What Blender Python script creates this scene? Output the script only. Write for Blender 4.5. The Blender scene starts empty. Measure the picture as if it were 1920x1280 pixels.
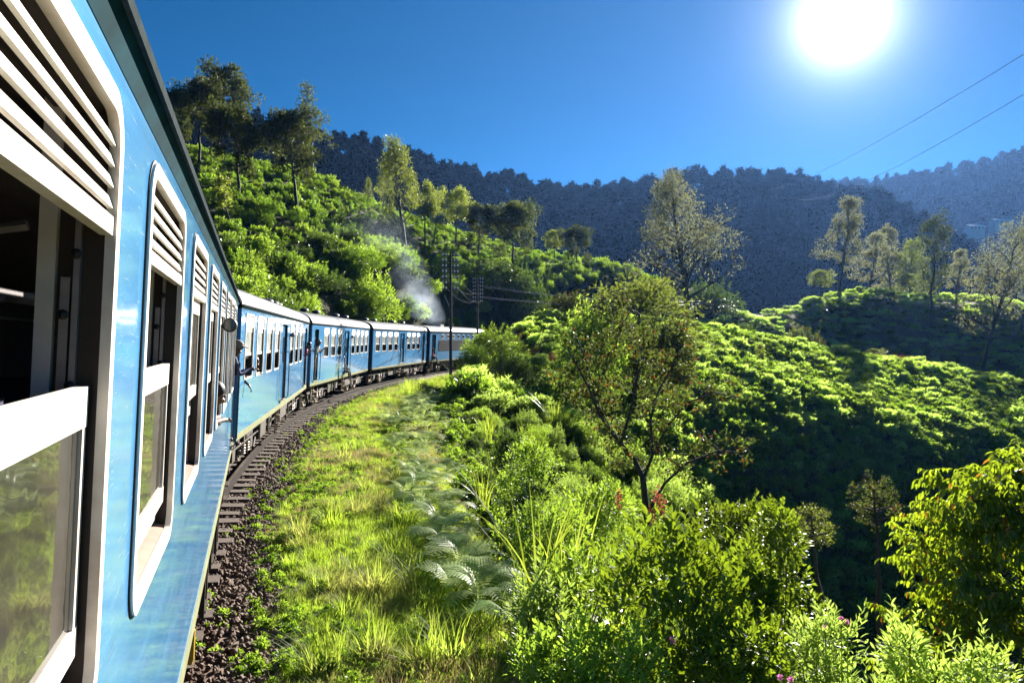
import bpy, math, random
import numpy as np
from mathutils import Vector, Matrix, Euler, Quaternion

R = math.radians
scene = bpy.context.scene
col = scene.collection
rng = np.random.default_rng(7)
random.seed(7)

# ---------------------------------------------------------------- camera, sky, sun, exposure
CAMZ = 2.92
FPX = 1400.0
cam_d = bpy.data.cameras.new("camera")
cam = bpy.data.objects.new("camera", cam_d)
col.objects.link(cam)
cam.location = (0, 0, CAMZ)
cam.rotation_euler = (R(90 - 0.16), 0, 0)
cam_d.sensor_width = 36.0
cam_d.lens = 36.0 * FPX / 1920.0
cam_d.clip_start = 0.05
cam_d.clip_end = 6000
scene.camera = cam

SUN_DIR = Vector((620, 1400, 600)).normalized()
SUN_EL = math.asin(SUN_DIR.z)
SUN_AZ = math.atan2(SUN_DIR.x, SUN_DIR.y)

world = bpy.data.worlds.new("World")
scene.world = world
world.use_nodes = True
wn, wl = world.node_tree.nodes, world.node_tree.links
wn.clear()
w_out = wn.new("ShaderNodeOutputWorld")
w_bg = wn.new("ShaderNodeBackground")
w_bg.inputs[1].default_value = 0.05
w_sky = wn.new("ShaderNodeTexSky")
w_sky.sky_type = 'NISHITA'
w_sky.sun_disc = False
w_sky.sun_elevation = SUN_EL
w_sky.sun_rotation = SUN_AZ
w_sky.altitude = 1500
w_sky.air_density = 0.7
w_sky.dust_density = 0.05
w_sky.ozone_density = 6.0
w_hs = wn.new("ShaderNodeHueSaturation")
w_hs.inputs['Saturation'].default_value = 2.25
w_hs.inputs['Value'].default_value = 0.47
w_hs.inputs['Hue'].default_value = 0.492
wl.new(w_sky.outputs[0], w_hs.inputs['Color'])
# the sun's aureole: the bright forward-scattered light close round the sun, by angle from the sun
w_geo = wn.new("ShaderNodeNewGeometry")
w_dot = wn.new("ShaderNodeVectorMath"); w_dot.operation = 'DOT_PRODUCT'
w_dot.inputs[1].default_value = (-SUN_DIR.x, -SUN_DIR.y, -SUN_DIR.z)
wl.new(w_geo.outputs['Incoming'], w_dot.inputs[0])
def wmath(op, a, b=None):
    n = wn.new("ShaderNodeMath"); n.operation = op
    for i, v in enumerate((a, b)):
        if v is None: continue
        if isinstance(v, (int, float)): n.inputs[i].default_value = v
        else: wl.new(v, n.inputs[i])
    return n.outputs[0]
w_c = wmath('MAXIMUM', w_dot.outputs['Value'], 0.0)
w_th = wmath('DIVIDE', wmath('SUBTRACT', 1.0, w_c), 0.00026)
w_sum = wmath('MULTIPLY', wmath('POWER', wmath('ADD', w_th, 1.0), -1.3), 50.0)
w_col = wn.new("ShaderNodeMix"); w_col.data_type = 'RGBA'; w_col.blend_type = 'MULTIPLY'
w_col.inputs[0].default_value = 1.0
w_col.inputs[6].default_value = (0.92, 0.97, 1.0, 1)
wl.new(w_sum, w_col.inputs[7])
w_add = wn.new("ShaderNodeMix"); w_add.data_type = 'RGBA'; w_add.blend_type = 'ADD'
w_add.inputs[0].default_value = 1.0
wl.new(w_hs.outputs[0], w_add.inputs[6]); wl.new(w_col.outputs[2], w_add.inputs[7])
wl.new(w_add.outputs[2], w_bg.inputs[0])
wl.new(w_bg.outputs[0], w_out.inputs[0])

sun_d = bpy.data.lights.new("sun", 'SUN')
sun_d.energy = 5.0
sun_d.angle = R(0.53)
sun_d.color = (1.0, 0.93, 0.82)
sun = bpy.data.objects.new("sun", sun_d)
col.objects.link(sun)
sun.rotation_euler = SUN_DIR.to_track_quat('Z', 'Y').to_euler()
sun.location = (60, 140, 80)

scene.view_settings.view_transform = 'Standard'
scene.view_settings.look = 'None'
scene.view_settings.gamma = 1.0
scene.view_settings.use_curve_mapping = False
scene.view_settings.exposure = 1.95

scene.render.engine = 'CYCLES'
cy = scene.cycles
cy.use_denoising = True
cy.max_bounces = 7
cy.diffuse_bounces = 2
cy.glossy_bounces = 3
cy.transmission_bounces = 4
cy.transparent_max_bounces = 8
cy.volume_bounces = 0
cy.sample_clamp_indirect = 6.0
cy.sample_clamp_direct = 5.0
cy.caustics_reflective = False
cy.caustics_refractive = False

# ---------------------------------------------------------------- helpers
def tag(o, label=None, cat=None, group=None, kind=None):
    if label: o['label'] = label
    if cat: o['category'] = cat
    if group: o['group'] = group
    if kind: o['kind'] = kind
    return o

def link(o, parent=None):
    col.objects.link(o)
    if parent is not None: o.parent = parent
    return o

def empty(name, loc=(0, 0, 0), rot=(0, 0, 0), parent=None):
    o = bpy.data.objects.new(name, None)
    o.empty_display_size = 0.2
    o.location = loc; o.rotation_euler = rot
    return link(o, parent)

def obj(name, mesh, parent=None, loc=(0, 0, 0), rot=(0, 0, 0), scale=(1, 1, 1)):
    o = bpy.data.objects.new(name, mesh)
    o.location = loc; o.rotation_euler = rot; o.scale = scale
    return link(o, parent)

def np_mesh(name, verts, faces, mats, smooth=False, fmat=None):
    """verts (N,3); faces (M,k) all of the same size, or a list of such arrays."""
    me = bpy.data.meshes.new(name)
    verts = np.asarray(verts, dtype=np.float32).reshape(-1, 3)
    if not isinstance(faces, (list, tuple)): faces = [faces]
    faces = [np.asarray(f, dtype=np.int32) for f in faces if len(f)]
    sizes = np.concatenate([np.full(len(f), f.shape[1], dtype=np.int32) for f in faces])
    loops = np.concatenate([f.ravel() for f in faces])
    me.vertices.add(len(verts)); me.vertices.foreach_set("co", verts.ravel())
    me.loops.add(len(loops)); me.loops.foreach_set("vertex_index", loops)
    me.polygons.add(len(sizes))
    starts = np.concatenate([[0], np.cumsum(sizes)[:-1]]).astype(np.int32)
    me.polygons.foreach_set("loop_start", starts)
    me.polygons.foreach_set("loop_total", sizes)
    for m in (mats if isinstance(mats, (list, tuple)) else [mats]): me.materials.append(m)
    if fmat is not None: me.polygons.foreach_set("material_index", np.asarray(fmat, dtype=np.int32))
    me.polygons.foreach_set("use_smooth", np.full(len(sizes), smooth))
    me.update(calc_edges=True)
    return me

class MB:
    """collects boxes, tubes and sheets, then links them as one mesh"""
    def __init__(s): s.v = []; s.f = []
    def add(s, vs, fs):
        o = len(s.v); s.v.extend([tuple(v) for v in vs]); s.f.extend([tuple(i + o for i in f) for f in fs]); return s
    def box(s, x0, x1, y0, y1, z0, z1, M=None):
        vs = [Vector(p) for p in ((x0,y0,z0),(x1,y0,z0),(x1,y1,z0),(x0,y1,z0),(x0,y0,z1),(x1,y0,z1),(x1,y1,z1),(x0,y1,z1))]
        if M is not None: vs = [M @ v for v in vs]
        return s.add(vs, [(0,3,2,1),(4,5,6,7),(0,1,5,4),(1,2,6,5),(2,3,7,6),(3,0,4,7)])
    def tube(s, pts, r, sides=6, cap=True):
        pts = [Vector(p) for p in pts]
        n = len(pts)
        rs = r if isinstance(r, (list, tuple)) else [r] * n
        vs, fs = [], []
        up = None
        for i, p in enumerate(pts):
            d = (pts[min(i + 1, n - 1)] - pts[max(i - 1, 0)])
            d = d.normalized() if d.length > 1e-9 else Vector((0, 0, 1))
            if up is None: up = Vector((1, 0, 0)) if abs(d.z) > 0.9 else Vector((0, 0, 1))
            a = d.cross(up)
            if a.length < 1e-6: a = d.orthogonal()
            a.normalize(); b = d.cross(a).normalized(); up = -b if b.dot(up) < 0 else b
            b = up - d * up.dot(d); b.normalize(); a = b.cross(d)
            for k in range(sides):
                t = 2 * math.pi * k / sides
                vs.append(p + (a * math.cos(t) + b * math.sin(t)) * rs[i])
        for i in range(n - 1):
            for k in range(sides):
                k2 = (k + 1) % sides
                fs.append((i * sides + k, i * sides + k2, (i + 1) * sides + k2, (i + 1) * sides + k))
        if cap:
            fs.append(tuple(reversed(range(sides)))); fs.append(tuple(range((n - 1) * sides, n * sides)))
        return s.add(vs, fs)
    def lathe(s, prof, sides=20, M=None):
        """prof: (radius, height along y) ; axis Y"""
        vs, fs = [], []
        n = len(prof)
        for r_, h in prof:
            for k in range(sides):
                t = 2 * math.pi * k / sides
                v = Vector((r_ * math.cos(t), h, r_ * math.sin(t)))
                vs.append(M @ v if M is not None else v)
        for i in range(n - 1):
            for k in range(sides):
                k2 = (k + 1) % sides
                fs.append((i*sides+k, (i+1)*sides+k, (i+1)*sides+k2, i*sides+k2))
        fs.append(tuple(range(sides))); fs.append(tuple(reversed(range((n-1)*sides, n*sides))))
        return s.add(vs, fs)
    def ball(s, c, r, seg=10, rings=6):
        c = Vector(c); r = Vector(r if hasattr(r, '__len__') else (r, r, r))
        vs = [c + Vector((0, 0, r.z))]; fs = []
        for i in range(1, rings):
            ph = math.pi * i / rings
            for k in range(seg):
                t = 2 * math.pi * k / seg
                vs.append(c + Vector((r.x*math.sin(ph)*math.cos(t), r.y*math.sin(ph)*math.sin(t), r.z*math.cos(ph))))
        vs.append(c - Vector((0, 0, r.z)))
        for k in range(seg): fs.append((0, 1 + k, 1 + (k + 1) % seg))
        for i in range(rings - 2):
            for k in range(seg):
                a = 1 + i*seg + k; b = 1 + i*seg + (k+1) % seg
                fs.append((a, a + seg, b + seg, b))
        L = len(vs) - 1
        for k in range(seg): fs.append((L, 1 + (rings-2)*seg + (k+1) % seg, 1 + (rings-2)*seg + k))
        return s.add(vs, fs)
    def mesh(s, name, mat, smooth=False, angle=None):
        me = bpy.data.meshes.new(name)
        me.from_pydata(s.v, [], s.f)
        for m in (mat if isinstance(mat, (list, tuple)) else [mat]): me.materials.append(m)
        if smooth:
            me.polygons.foreach_set("use_smooth", [True] * len(me.polygons))
            if angle is not None:
                try: me.set_sharp_from_angle(angle=R(angle))
                except Exception: pass
        me.update()
        return me
    def build(s, name, mat, parent=None, loc=(0, 0, 0), rot=(0, 0, 0), smooth=False, angle=40):
        return obj(name, s.mesh(name, mat, smooth, angle), parent, loc, rot)

# ---------------------------------------------------------------- materials
class NT:
    def __init__(s, name):
        s.m = bpy.data.materials.new(name); s.m.use_nodes = True
        s.n, s.l = s.m.node_tree.nodes, s.m.node_tree.links
        s.n.clear(); s.out = s.n.new("ShaderNodeOutputMaterial")
    def new(s, t, **kw):
        n = s.n.new(t)
        for k, v in kw.items(): setattr(n, k, v)
        return n
    def set(s, sock, v):
        if isinstance(v, bpy.types.NodeSocket): s.l.new(v, sock)
        elif isinstance(v, (tuple, list)) and len(v) == 3 and sock.type == 'RGBA': sock.default_value = (*v, 1)
        else: sock.default_value = v
    def math(s, op, a, b=None, clamp=False):
        n = s.new("ShaderNodeMath", operation=op, use_clamp=clamp); s.set(n.inputs[0], a)
        if b is not None: s.set(n.inputs[1], b)
        return n.outputs[0]
    def mix(s, f, a, b, blend='MIX'):
        n = s.new("ShaderNodeMix", data_type='RGBA', blend_type=blend)
        s.set(n.inputs[0], f); s.set(n.inputs[6], a); s.set(n.inputs[7], b); return n.outputs[2]
    def noise(s, scale, detail=4, vec=None, rough=0.6):
        n = s.new("ShaderNodeTexNoise"); n.inputs['Scale'].default_value = scale
        n.inputs['Detail'].default_value = detail; n.inputs['Roughness'].default_value = rough
        if vec is not None: s.l.new(vec, n.inputs['Vector'])
        return n.outputs['Fac']
    def ramp(s, f, stops):
        n = s.new("ShaderNodeValToRGB"); s.set(n.inputs[0], f)
        e = n.color_ramp.elements
        while len(e) < len(stops): e.new(0.5)
        for el, (p, c) in zip(e, stops):
            el.position = p; el.color = (*c, 1) if len(c) == 3 else c
        return n.outputs[0]
    def pos(s): return s.new("ShaderNodeNewGeometry").outputs['Position']
    def objco(s): return s.new("ShaderNodeTexCoord").outputs['Object']
    def scalevec(s, v, sc):
        n = s.new("ShaderNodeMapping"); s.l.new(v, n.inputs[0]); n.inputs['Scale'].default_value = sc; return n.outputs[0]
    def bsdf(s, color, rough=0.6, metal=0.0, spec=0.5, **kw):
        b = s.new("ShaderNodeBsdfPrincipled")
        s.set(b.inputs['Base Color'], color); s.set(b.inputs['Roughness'], rough)
        s.set(b.inputs['Metallic'], metal); s.set(b.inputs['Specular IOR Level'], spec)
        for k, v in kw.items(): s.set(b.inputs[k], v)
        return b
    def bump(s, b, h, strength=0.3, dist=0.02):
        n = s.new("ShaderNodeBump"); n.inputs['Strength'].default_value = strength; n.inputs['Distance'].default_value = dist
        s.l.new(h, n.inputs['Height']); s.l.new(n.outputs[0], b.inputs['Normal'])
    def end(s, sh):
        s.l.new(sh if isinstance(sh, bpy.types.NodeSocket) else sh.outputs[0], s.out.inputs[0]); return s.m

def simple(name, c, rough=0.6, metal=0.0, var=0.15, scale=8.0, spec=0.5, bump=0.0, dirt=None):
    t = NT(name)
    n = t.noise(scale, 5, t.objco())
    dark = tuple(x * (1 - var) for x in c); light = tuple(min(1, x * (1 + var)) for x in c)
    cc = t.ramp(n, [(0.3, dark), (0.7, light)])
    if dirt:
        n2 = t.noise(scale * 0.35, 6, t.objco(), 0.7)
        cc = t.mix(t.ramp(n2, [(0.48, (0, 0, 0)), (0.68, (0.75,) * 3)]), cc, dirt)
    b = t.bsdf(cc, rough, metal, spec)
    if bump: t.bump(b, t.noise(scale * 4, 4, t.objco()), bump, 0.01)
    return t.end(b)

def leaf_mat(name, ca, cb, tr, rough=0.42, tfac=0.45, spec=0.35, extra=None, extra_amt=0.0, obj_var=0.25, patch=None):
    """leaf: a glossy upper surface and light coming through; every leaf (mesh island) its own tone"""
    t = NT(name)
    g = t.new("ShaderNodeNewGeometry")
    ri = g.outputs['Random Per Island']
    base = t.ramp(ri, [(0.0, ca), (1.0, cb)])
    trc = t.mix(ri, tuple(x * 0.75 for x in tr), tr)
    if extra:
        m = t.math('GREATER_THAN', t.math('FRACT', t.math('MULTIPLY', ri, 37.0)), 1.0 - extra_amt)
        base = t.mix(m, base, extra); trc = t.mix(m, trc, tuple(min(1, x * 1.6) for x in extra))
    if patch:   # broad patches of another growth, by place
        pn = t.ramp(t.noise(patch[1], 3, g.outputs['Position']), [(0.45, (0, 0, 0)), (0.6, (1, 1, 1))])
        base = t.mix(pn, base, patch[0]); trc = t.mix(pn, trc, tuple(min(1, x * 2.2) for x in patch[0]))
    oi = t.new("ShaderNodeObjectInfo")
    v = t.math('ADD', t.math('MULTIPLY', oi.outputs['Random'], 2 * obj_var), 1.0 - obj_var)
    hs = t.new("ShaderNodeHueSaturation"); t.l.new(base, hs.inputs['Color']); t.l.new(v, hs.inputs['Value'])
    t.l.new(t.math('ADD', t.math('MULTIPLY', t.math('FRACT', t.math('MULTIPLY', oi.outputs['Random'], 13.0)), 0.04), 0.48), hs.inputs['Hue'])
    hs2 = t.new("ShaderNodeHueSaturation"); t.l.new(trc, hs2.inputs['Color']); t.l.new(v, hs2.inputs['Value'])
    b = t.bsdf(hs.outputs[0], rough, 0.0, spec)
    tl = t.new("ShaderNodeBsdfTranslucent"); t.l.new(hs2.outputs[0], tl.inputs[0])
    mx = t.new("ShaderNodeMixShader"); mx.inputs[0].default_value = tfac
    t.l.new(b.outputs[0], mx.inputs[1]); t.l.new(tl.outputs[0], mx.inputs[2])
    return t.end(mx)

# train paint: glossy blue with faint horizontal ripples, wiped streaks and fine scratches
def paint_mat(name, c, rough=0.10, streak=0.16):
    t = NT(name)
    oc = t.objco()
    st = t.noise(3.0, 5, t.scalevec(oc, (0.5, 1, 5)), 0.7)
    big = t.noise(0.8, 3, oc)
    cc = t.ramp(st, [(0.25, tuple(x * (1 - streak) for x in c)), (0.75, tuple(min(1, x * (1 + streak * .6)) for x in c))])
    cc = t.mix(t.ramp(big, [(0.45, (0, 0, 0)), (0.7, (0.22,) * 3)]), cc, (0.20, 0.42, 0.66))
    sc = t.noise(14, 2, t.scalevec(oc, (0.6, 1, 9)), 0.5)
    cc = t.mix(t.ramp(sc, [(0.66, (0, 0, 0)), (0.72, (0.28,) * 3)]), cc, (0.7, 0.75, 0.78))
    gr = t.noise(2.6, 6, t.scalevec(oc, (3.0, 1, 0.35)), 0.7)       # grime washed down the side
    cc = t.mix(t.ramp(gr, [(0.54, (0, 0, 0)), (0.80, (0.25,) * 3)]), cc, (0.13, 0.17, 0.20))
    ch = t.noise(38, 3, oc, 0.6)                                     # chips down to the primer
    cc = t.mix(t.ramp(ch, [(0.735, (0, 0, 0)), (0.75, (0.8,) * 3)]), cc, (0.30, 0.27, 0.24))
    rr = t.ramp(st, [(0.2, (rough * .6,) * 3), (0.8, (rough * 1.8,) * 3)])
    b = t.bsdf(cc, rr, 0.0, 0.5)
    b.inputs['Coat Weight'].default_value = 0.35; b.inputs['Coat Roughness'].default_value = 0.06
    rip = t.noise(2.2, 3, t.scalevec(oc, (0.8, 1, 3.2)), 0.55)
    t.bump(b, rip, 0.12, 0.02)
    return t.end(b)

def glass_mat(name, tint=(0.55, 0.6, 0.6), film=0.06, fc=(0.55, 0.5, 0.42)):
    t = NT(name)
    fr = t.new("ShaderNodeFresnel"); fr.inputs[0].default_value = 1.55
    tr = t.new("ShaderNodeBsdfTransparent"); t.set(tr.inputs[0], tint)
    gl = t.new("ShaderNodeBsdfGlossy"); gl.inputs['Roughness'].default_value = 0.025; t.set(gl.inputs[0], (0.95, 0.97, 0.97))
    oc = t.objco()
    bn = t.new("ShaderNodeBump"); bn.inputs['Strength'].default_value = 0.10; bn.inputs['Distance'].default_value = 0.02
    t.l.new(t.noise(2.0, 3, t.scalevec(oc, (1.5, 1, 2.5))), bn.inputs['Height']); t.l.new(bn.outputs[0], gl.inputs['Normal'])
    m1 = t.new("ShaderNodeMixShader")
    t.l.new(t.math('ADD', t.math('MULTIPLY', fr.outputs[0], 1.15), 0.05, clamp=True), m1.inputs[0])
    t.l.new(tr.outputs[0], m1.inputs[1]); t.l.new(gl.outputs[0], m1.inputs[2])
    df = t.new("ShaderNodeBsdfDiffuse"); t.set(df.inputs[0], fc)
    m2 = t.new("ShaderNodeMixShader")
    t.l.new(t.math('MULTIPLY', t.noise(4, 5, oc), film * 2), m2.inputs[0])
    t.l.new(m1.outputs[0], m2.inputs[1]); t.l.new(df.outputs[0], m2.inputs[2])
    return t.end(m2)

M = {}
M['blue'] = paint_mat('blue_paint', (0.095, 0.315, 0.62))
M['teal'] = simple('dark_teal_cornice', (0.006, 0.045, 0.062), 0.9, var=0.4, scale=5, spec=0.06)
M['gutter'] = simple('gutter_paint', (0.02, 0.03, 0.034), 0.95, var=0.4, scale=20, spec=0.03)
M['cream'] = simple('cream_paint', (0.78, 0.735, 0.67), 0.42, var=0.10, scale=6, dirt=(0.50, 0.38, 0.29))
M['lining'] = simple('cream_lining', (0.70, 0.63, 0.56), 0.6, var=0.12)
M['sill'] = simple('worn_sill', (0.34, 0.24, 0.19), 0.6, var=0.2)
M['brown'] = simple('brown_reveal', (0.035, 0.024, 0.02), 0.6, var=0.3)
M['alu'] = simple('window_channel_metal', (0.30, 0.28, 0.29), 0.4, 0.6, var=0.2, scale=12)
M['rubber'] = simple('black_rubber', (0.012, 0.012, 0.013), 0.55)
M['glass'] = glass_mat('window_glass')
M['pale_film'] = glass_mat('pale_film_glass', (0.5, 0.52, 0.5), 0.42, (0.62, 0.64, 0.60))  # upper panes of the far coaches: a pale diffuse film mixed over the glass
M['rust'] = simple('rail_rust', (0.018, 0.012, 0.009), 0.9, var=0.4, spec=0.1)
M['roof'] = simple('silver_roof_paint', (0.17, 0.18, 0.215), 0.42, 0.1, var=0.15, scale=2.5, dirt=(0.10, 0.075, 0.065))
M['end'] = simple('coach_end_paint', (0.012, 0.022, 0.035), 0.5, var=0.3)
M['under'] = simple('underframe_grime', (0.035, 0.027, 0.022), 0.7, 0.2, var=0.4, dirt=(0.09, 0.06, 0.04))
M['steel'] = simple('worn_steel', (0.28, 0.24, 0.21), 0.35, 0.7, var=0.3)
M['strip'] = simple('olive_skirt_strip', (0.27, 0.27, 0.16), 0.4, var=0.2, scale=3)
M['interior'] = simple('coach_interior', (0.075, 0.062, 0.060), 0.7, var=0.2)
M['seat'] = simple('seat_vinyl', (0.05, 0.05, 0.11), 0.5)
M['yellow'] = simple('yellow_hose', (0.5, 0.30, 0.03), 0.5)
M['wood'] = simple('sleeper_wood', (0.085, 0.06, 0.045), 0.8, var=0.4, scale=6, bump=0.4)
M['stone'] = simple('ballast_stone', (0.115, 0.070, 0.044), 0.8, var=0.5, scale=3)
M['bark'] = simple('bark', (0.055, 0.042, 0.034), 0.85, var=0.4, scale=5, bump=0.5)
M['bark_pale'] = simple('pale_bark', (0.11, 0.095, 0.085), 0.8, var=0.35, scale=4, bump=0.4)
M['pole'] = simple('dark_pole_steel', (0.022, 0.020, 0.020), 0.5, 0.4)
M['insul'] = simple('white_porcelain', (0.8, 0.8, 0.78), 0.12, var=0.03)
M['wire'] = simple('wire_metal', (0.10, 0.09, 0.085), 0.3, 0.8)
M['skin'] = simple('brown_skin', (0.17, 0.085, 0.05), 0.5, var=0.08, scale=12)
M['hair'] = simple('black_hair', (0.012, 0.009, 0.008), 0.45)
M['fair'] = simple('fair_hair', (0.33, 0.19, 0.09), 0.5)
# ---------------------------------------------------------------- the track's course and the lie of the land
A1 = R(19.0)                      # heading of the nearest coach, left of the view
TR = 117.0                        # radius of the curve
CX, CY = 106.9, 43.16             # its centre
TH0 = math.pi + math.atan2(CY - (-0.61 + 6 * 0.9455), CX - (-1.778 - 6 * 0.3256))   # angle of the point 6 m ahead
def arc(s, e=0.0):
    """point s metres along the track (0 beside the camera), e metres to the right of its centre line"""
    th = TH0 - (s - 6.0) / TR
    r = TR - e
    return CX + r * math.cos(th), CY + r * math.sin(th)
def heading(s):
    th = TH0 - (s - 6.0) / TR
    return math.atan2(-math.cos(th), math.sin(th))      # z rotation of the local x axis
def to_track(x, y):
    dx, dy = np.asarray(x) - CX, np.asarray(y) - CY
    e = TR - np.hypot(dx, dy)
    th = np.mod(np.arctan2(dy, dx), 2 * np.pi)
    s = 6.0 + (TH0 % (2 * np.pi) - th) * TR
    return s, e
def at(u, y, z):
    return ((u - 960) / FPX * z, z, CAMZ - (y - 636) / FPX * z)

_cp = []
def cpu(u, z, h): _cp.append(((u - 960) / FPX * z, z, h))
for p in [(360,90,25.2),(400,60,11.2),(450,42,6.0),(480,95,24.6),(560,80,16.0),(600,95,22.4),(550,58,8.2),(650,75,12.6),(700,100,20.0),
          (760,105,18.0),(800,90,10.5),(900,115,15.6),(1000,125,16.2),(1130,135,16.2),(1000,108,9.0),(1250,131,11.0),(1340,134,11.4),(1385,134,7.2),
          (900,58,1.0),(960,62,1.9),(1100,68,2.8),(1250,78,3.8),(1400,84,3.2),(1550,88,1.2),(1700,92,-0.5),(1850,96,-2.6),(2000,100,-4.8),
          (1300,62,-0.2),(1500,72,-1.6),(1700,78,-2.6),(1900,82,-4.3),(1500,57,-4.6),(1700,61,-5.8),(1900,65,-6.8),(1400,49,-6.6),(1550,50,-10.6),(1700,53,-13),(1900,56,-14.6),(1650,44,-18),(1850,47,-19),(1500,42,-14),
          (1600,145,11.6),(1480,140,8.8),(1420,131,5.8),(1750,150,10.4),(1900,150,10.4),(1600,133,9.4),(1750,137,8.8),(1500,129,7.0),(1880,139,8.6),(1500,117,1.6),(1650,121,1.6),(1850,128,2.6),(2050,135,2),
          (1300,35,-5.0),(1200,32,-3.3),(1100,38,-2.4),(1000,42,-1.4),(1000,22,-2.4),(1100,13,-2.5),(1250,8,-2.1),(1450,8,-2.9),(1800,9,-4.6),(1400,16,-4.2),
          (1600,20,-7.0),(1500,32,-12),(1800,30,-14)]: cpu(*p)
_cp += [(-12,5,0.8),(-12,15,1.2),(-20,10,4.5),(-25,25,6.5),(-17,30,2.2),(-15.5,45,3.0),(-14,60,4.5),(-40,40,12.5),(-60,60,21),(-30,0,7.5),(-60,0,16),(-20,-20,3),
        (50,104,-4.2),(64,107,-6),(36,103,-1.2),(72,116,-1.5),(20,104,1.0),(0,150,17),(-20,140,24),(-50,130,30),(-80,100,33),(-100,180,38),(-40,170,30),
        (70,178,1),(92,190,-3),(30,182,6),(50,158,4.5),(57,170,0.5),(38,162,4),(84,168,2),(60,20,-14),(40,20,-13.5),(100,60,-12),(105,100,-8),(22,15,-9),(20,0,-8),(60,-20,-12),(0,-20,-2),(130,130,1),(140,60,-11),(150,180,5),(120,0,-12),
        (0.6,8,-1.5),(-1,-6,-0.8),(6,-3,-3.5)]
_cp = np.array(_cp, dtype=float)
def _tps_k(r2): return 0.5 * r2 * np.log(r2 + 1e-9)
def _solve():
    n = len(_cp); P = _cp[:, :2] / 50.0
    d2 = ((P[:, None] - P[None]) ** 2).sum(-1)
    K = _tps_k(d2) + np.eye(n) * 0.004
    Q = np.c_[np.ones(n), P]
    A = np.block([[K, Q], [Q.T, np.zeros((3, 3))]])
    return np.linalg.solve(A, np.r_[_cp[:, 2], 0, 0, 0])
_w = _solve()
def _hash_noise(x, y, f, seed):
    """smooth value noise"""
    x = x * f + seed * 17.3; y = y * f + seed * 5.1
    xi, yi = np.floor(x), np.floor(y); fx, fy = x - xi, y - yi
    fx = fx * fx * (3 - 2 * fx); fy = fy * fy * (3 - 2 * fy)
    def h(a, b):
        v = np.sin(a * 127.1 + b * 311.7 + seed * 74.7) * 43758.5453
        return v - np.floor(v)
    return (h(xi, yi) * (1 - fx) + h(xi + 1, yi) * fx) * (1 - fy) + (h(xi, yi + 1) * (1 - fx) + h(xi + 1, yi + 1) * fx) * fy - 0.5
def _ss(a, b, x):
    t = np.clip((x - a) / (b - a), 0, 1); return t * t * (3 - 2 * t)
def H(x, y):
    x = np.atleast_1d(np.asarray(x, dtype=float)); y = np.atleast_1d(np.asarray(y, dtype=float))
    shp = x.shape; xf, yf = x.ravel(), y.ravel()
    out = np.empty(len(xf))
    for i in range(0, len(xf), 20000):
        P = np.c_[xf[i:i+20000], yf[i:i+20000]] / 50.0
        d2 = ((P[:, None] - _cp[None, :, :2] / 50.0) ** 2).sum(-1)
        out[i:i+20000] = _tps_k(d2) @ _w[:-3] + np.c_[np.ones(len(P)), P] @ _w[-3:]
    # beyond the ground that was laid out it levels off
    far = np.maximum(_ss(150, 260, np.hypot(xf - 10, yf - 75)), 0)
    out = out * (1 - far) + far * -6.0
    out = np.clip(out, -22, 42)
    out += _hash_noise(xf, yf, 0.35, 1) * 0.5 * _ss(6, 14, np.abs(to_track(xf, yf)[1])) + _hash_noise(xf, yf, 0.09, 2) * 1.2 * _ss(10, 30, np.abs(to_track(xf, yf)[1]))
    s, e = to_track(xf, yf)
    # the railway bench
    edge = 4.7 + 0.5 * _ss(10, 35, s)
    bench = np.where(e < 2.2, -0.33 - 0.02 * np.maximum(e, 0), -0.33 - 0.06 * (e - 2.2))
    bench = bench + _hash_noise(xf, yf, 0.8, 3) * 0.10 * _ss(2.2, 3.2, e) + _hash_noise(xf, yf, 0.25, 5) * 0.2 * _ss(2.4, 4.0, e)
    wr = 1 - _ss(0.0, 3.2, e - edge)
    wl_ = 1 - _ss(0.0, 3.0, -e - 2.6)
    w = np.where(e > 0, wr, wl_) * _ss(-40, -25, s) * (1 - _ss(135, 150, s))
    return (out * (1 - w) + bench * w).reshape(shp)
def H1(x, y): return float(H(np.array([x]), np.array([y]))[0])
def seen(x, y, z, margin=0.6, umin=-60, umax=1990):
    """which points the camera could see over the ground and over the train"""
    x, y, z = map(np.asarray, (x, y, z))
    ok = y > 1.0
    yy = np.maximum(y, 0.1)
    u = 960 + FPX * x / yy; v = 636 - FPX * (z - CAMZ) / yy
    ok &= (u > umin) & (u < umax) & (v > -120) & (v < 1420)
    for t in np.linspace(0.08, 0.97, 34):
        idx = np.where(ok)[0]
        if len(idx) == 0: break
        hh = H(x[idx] * t, y[idx] * t)
        ok[idx] &= (CAMZ + (z[idx] - CAMZ) * t) > hh - margin
    # the train hides what stands behind it and below its roof line
    roofu = np.interp(u, [245, 300, 350, 435, 450, 580, 700, 800, 886, 1000], [0, 120, 255, 505, 545, 580, 592, 598, 604, 900])
    s, e = to_track(x, y)
    ok &= ~((e < 0) & (u < 886) & (v > roofu + 10)) & ~((e < 0) & (u < 245))
    return ok

def grid_sheet(xs, ys, name, mat, drop=None):
    X, Y = np.meshgrid(xs, ys); Z = H(X, Y)
    n, m = X.shape
    idx = np.arange(n * m).reshape(n, m)
    q = np.stack([idx[:-1, :-1], idx[:-1, 1:], idx[1:, 1:], idx[1:, :-1]], -1).reshape(-1, 4)
    return np_mesh(name, np.stack([X, Y, Z], -1).reshape(-1, 3), q, mat, smooth=True)

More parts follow.
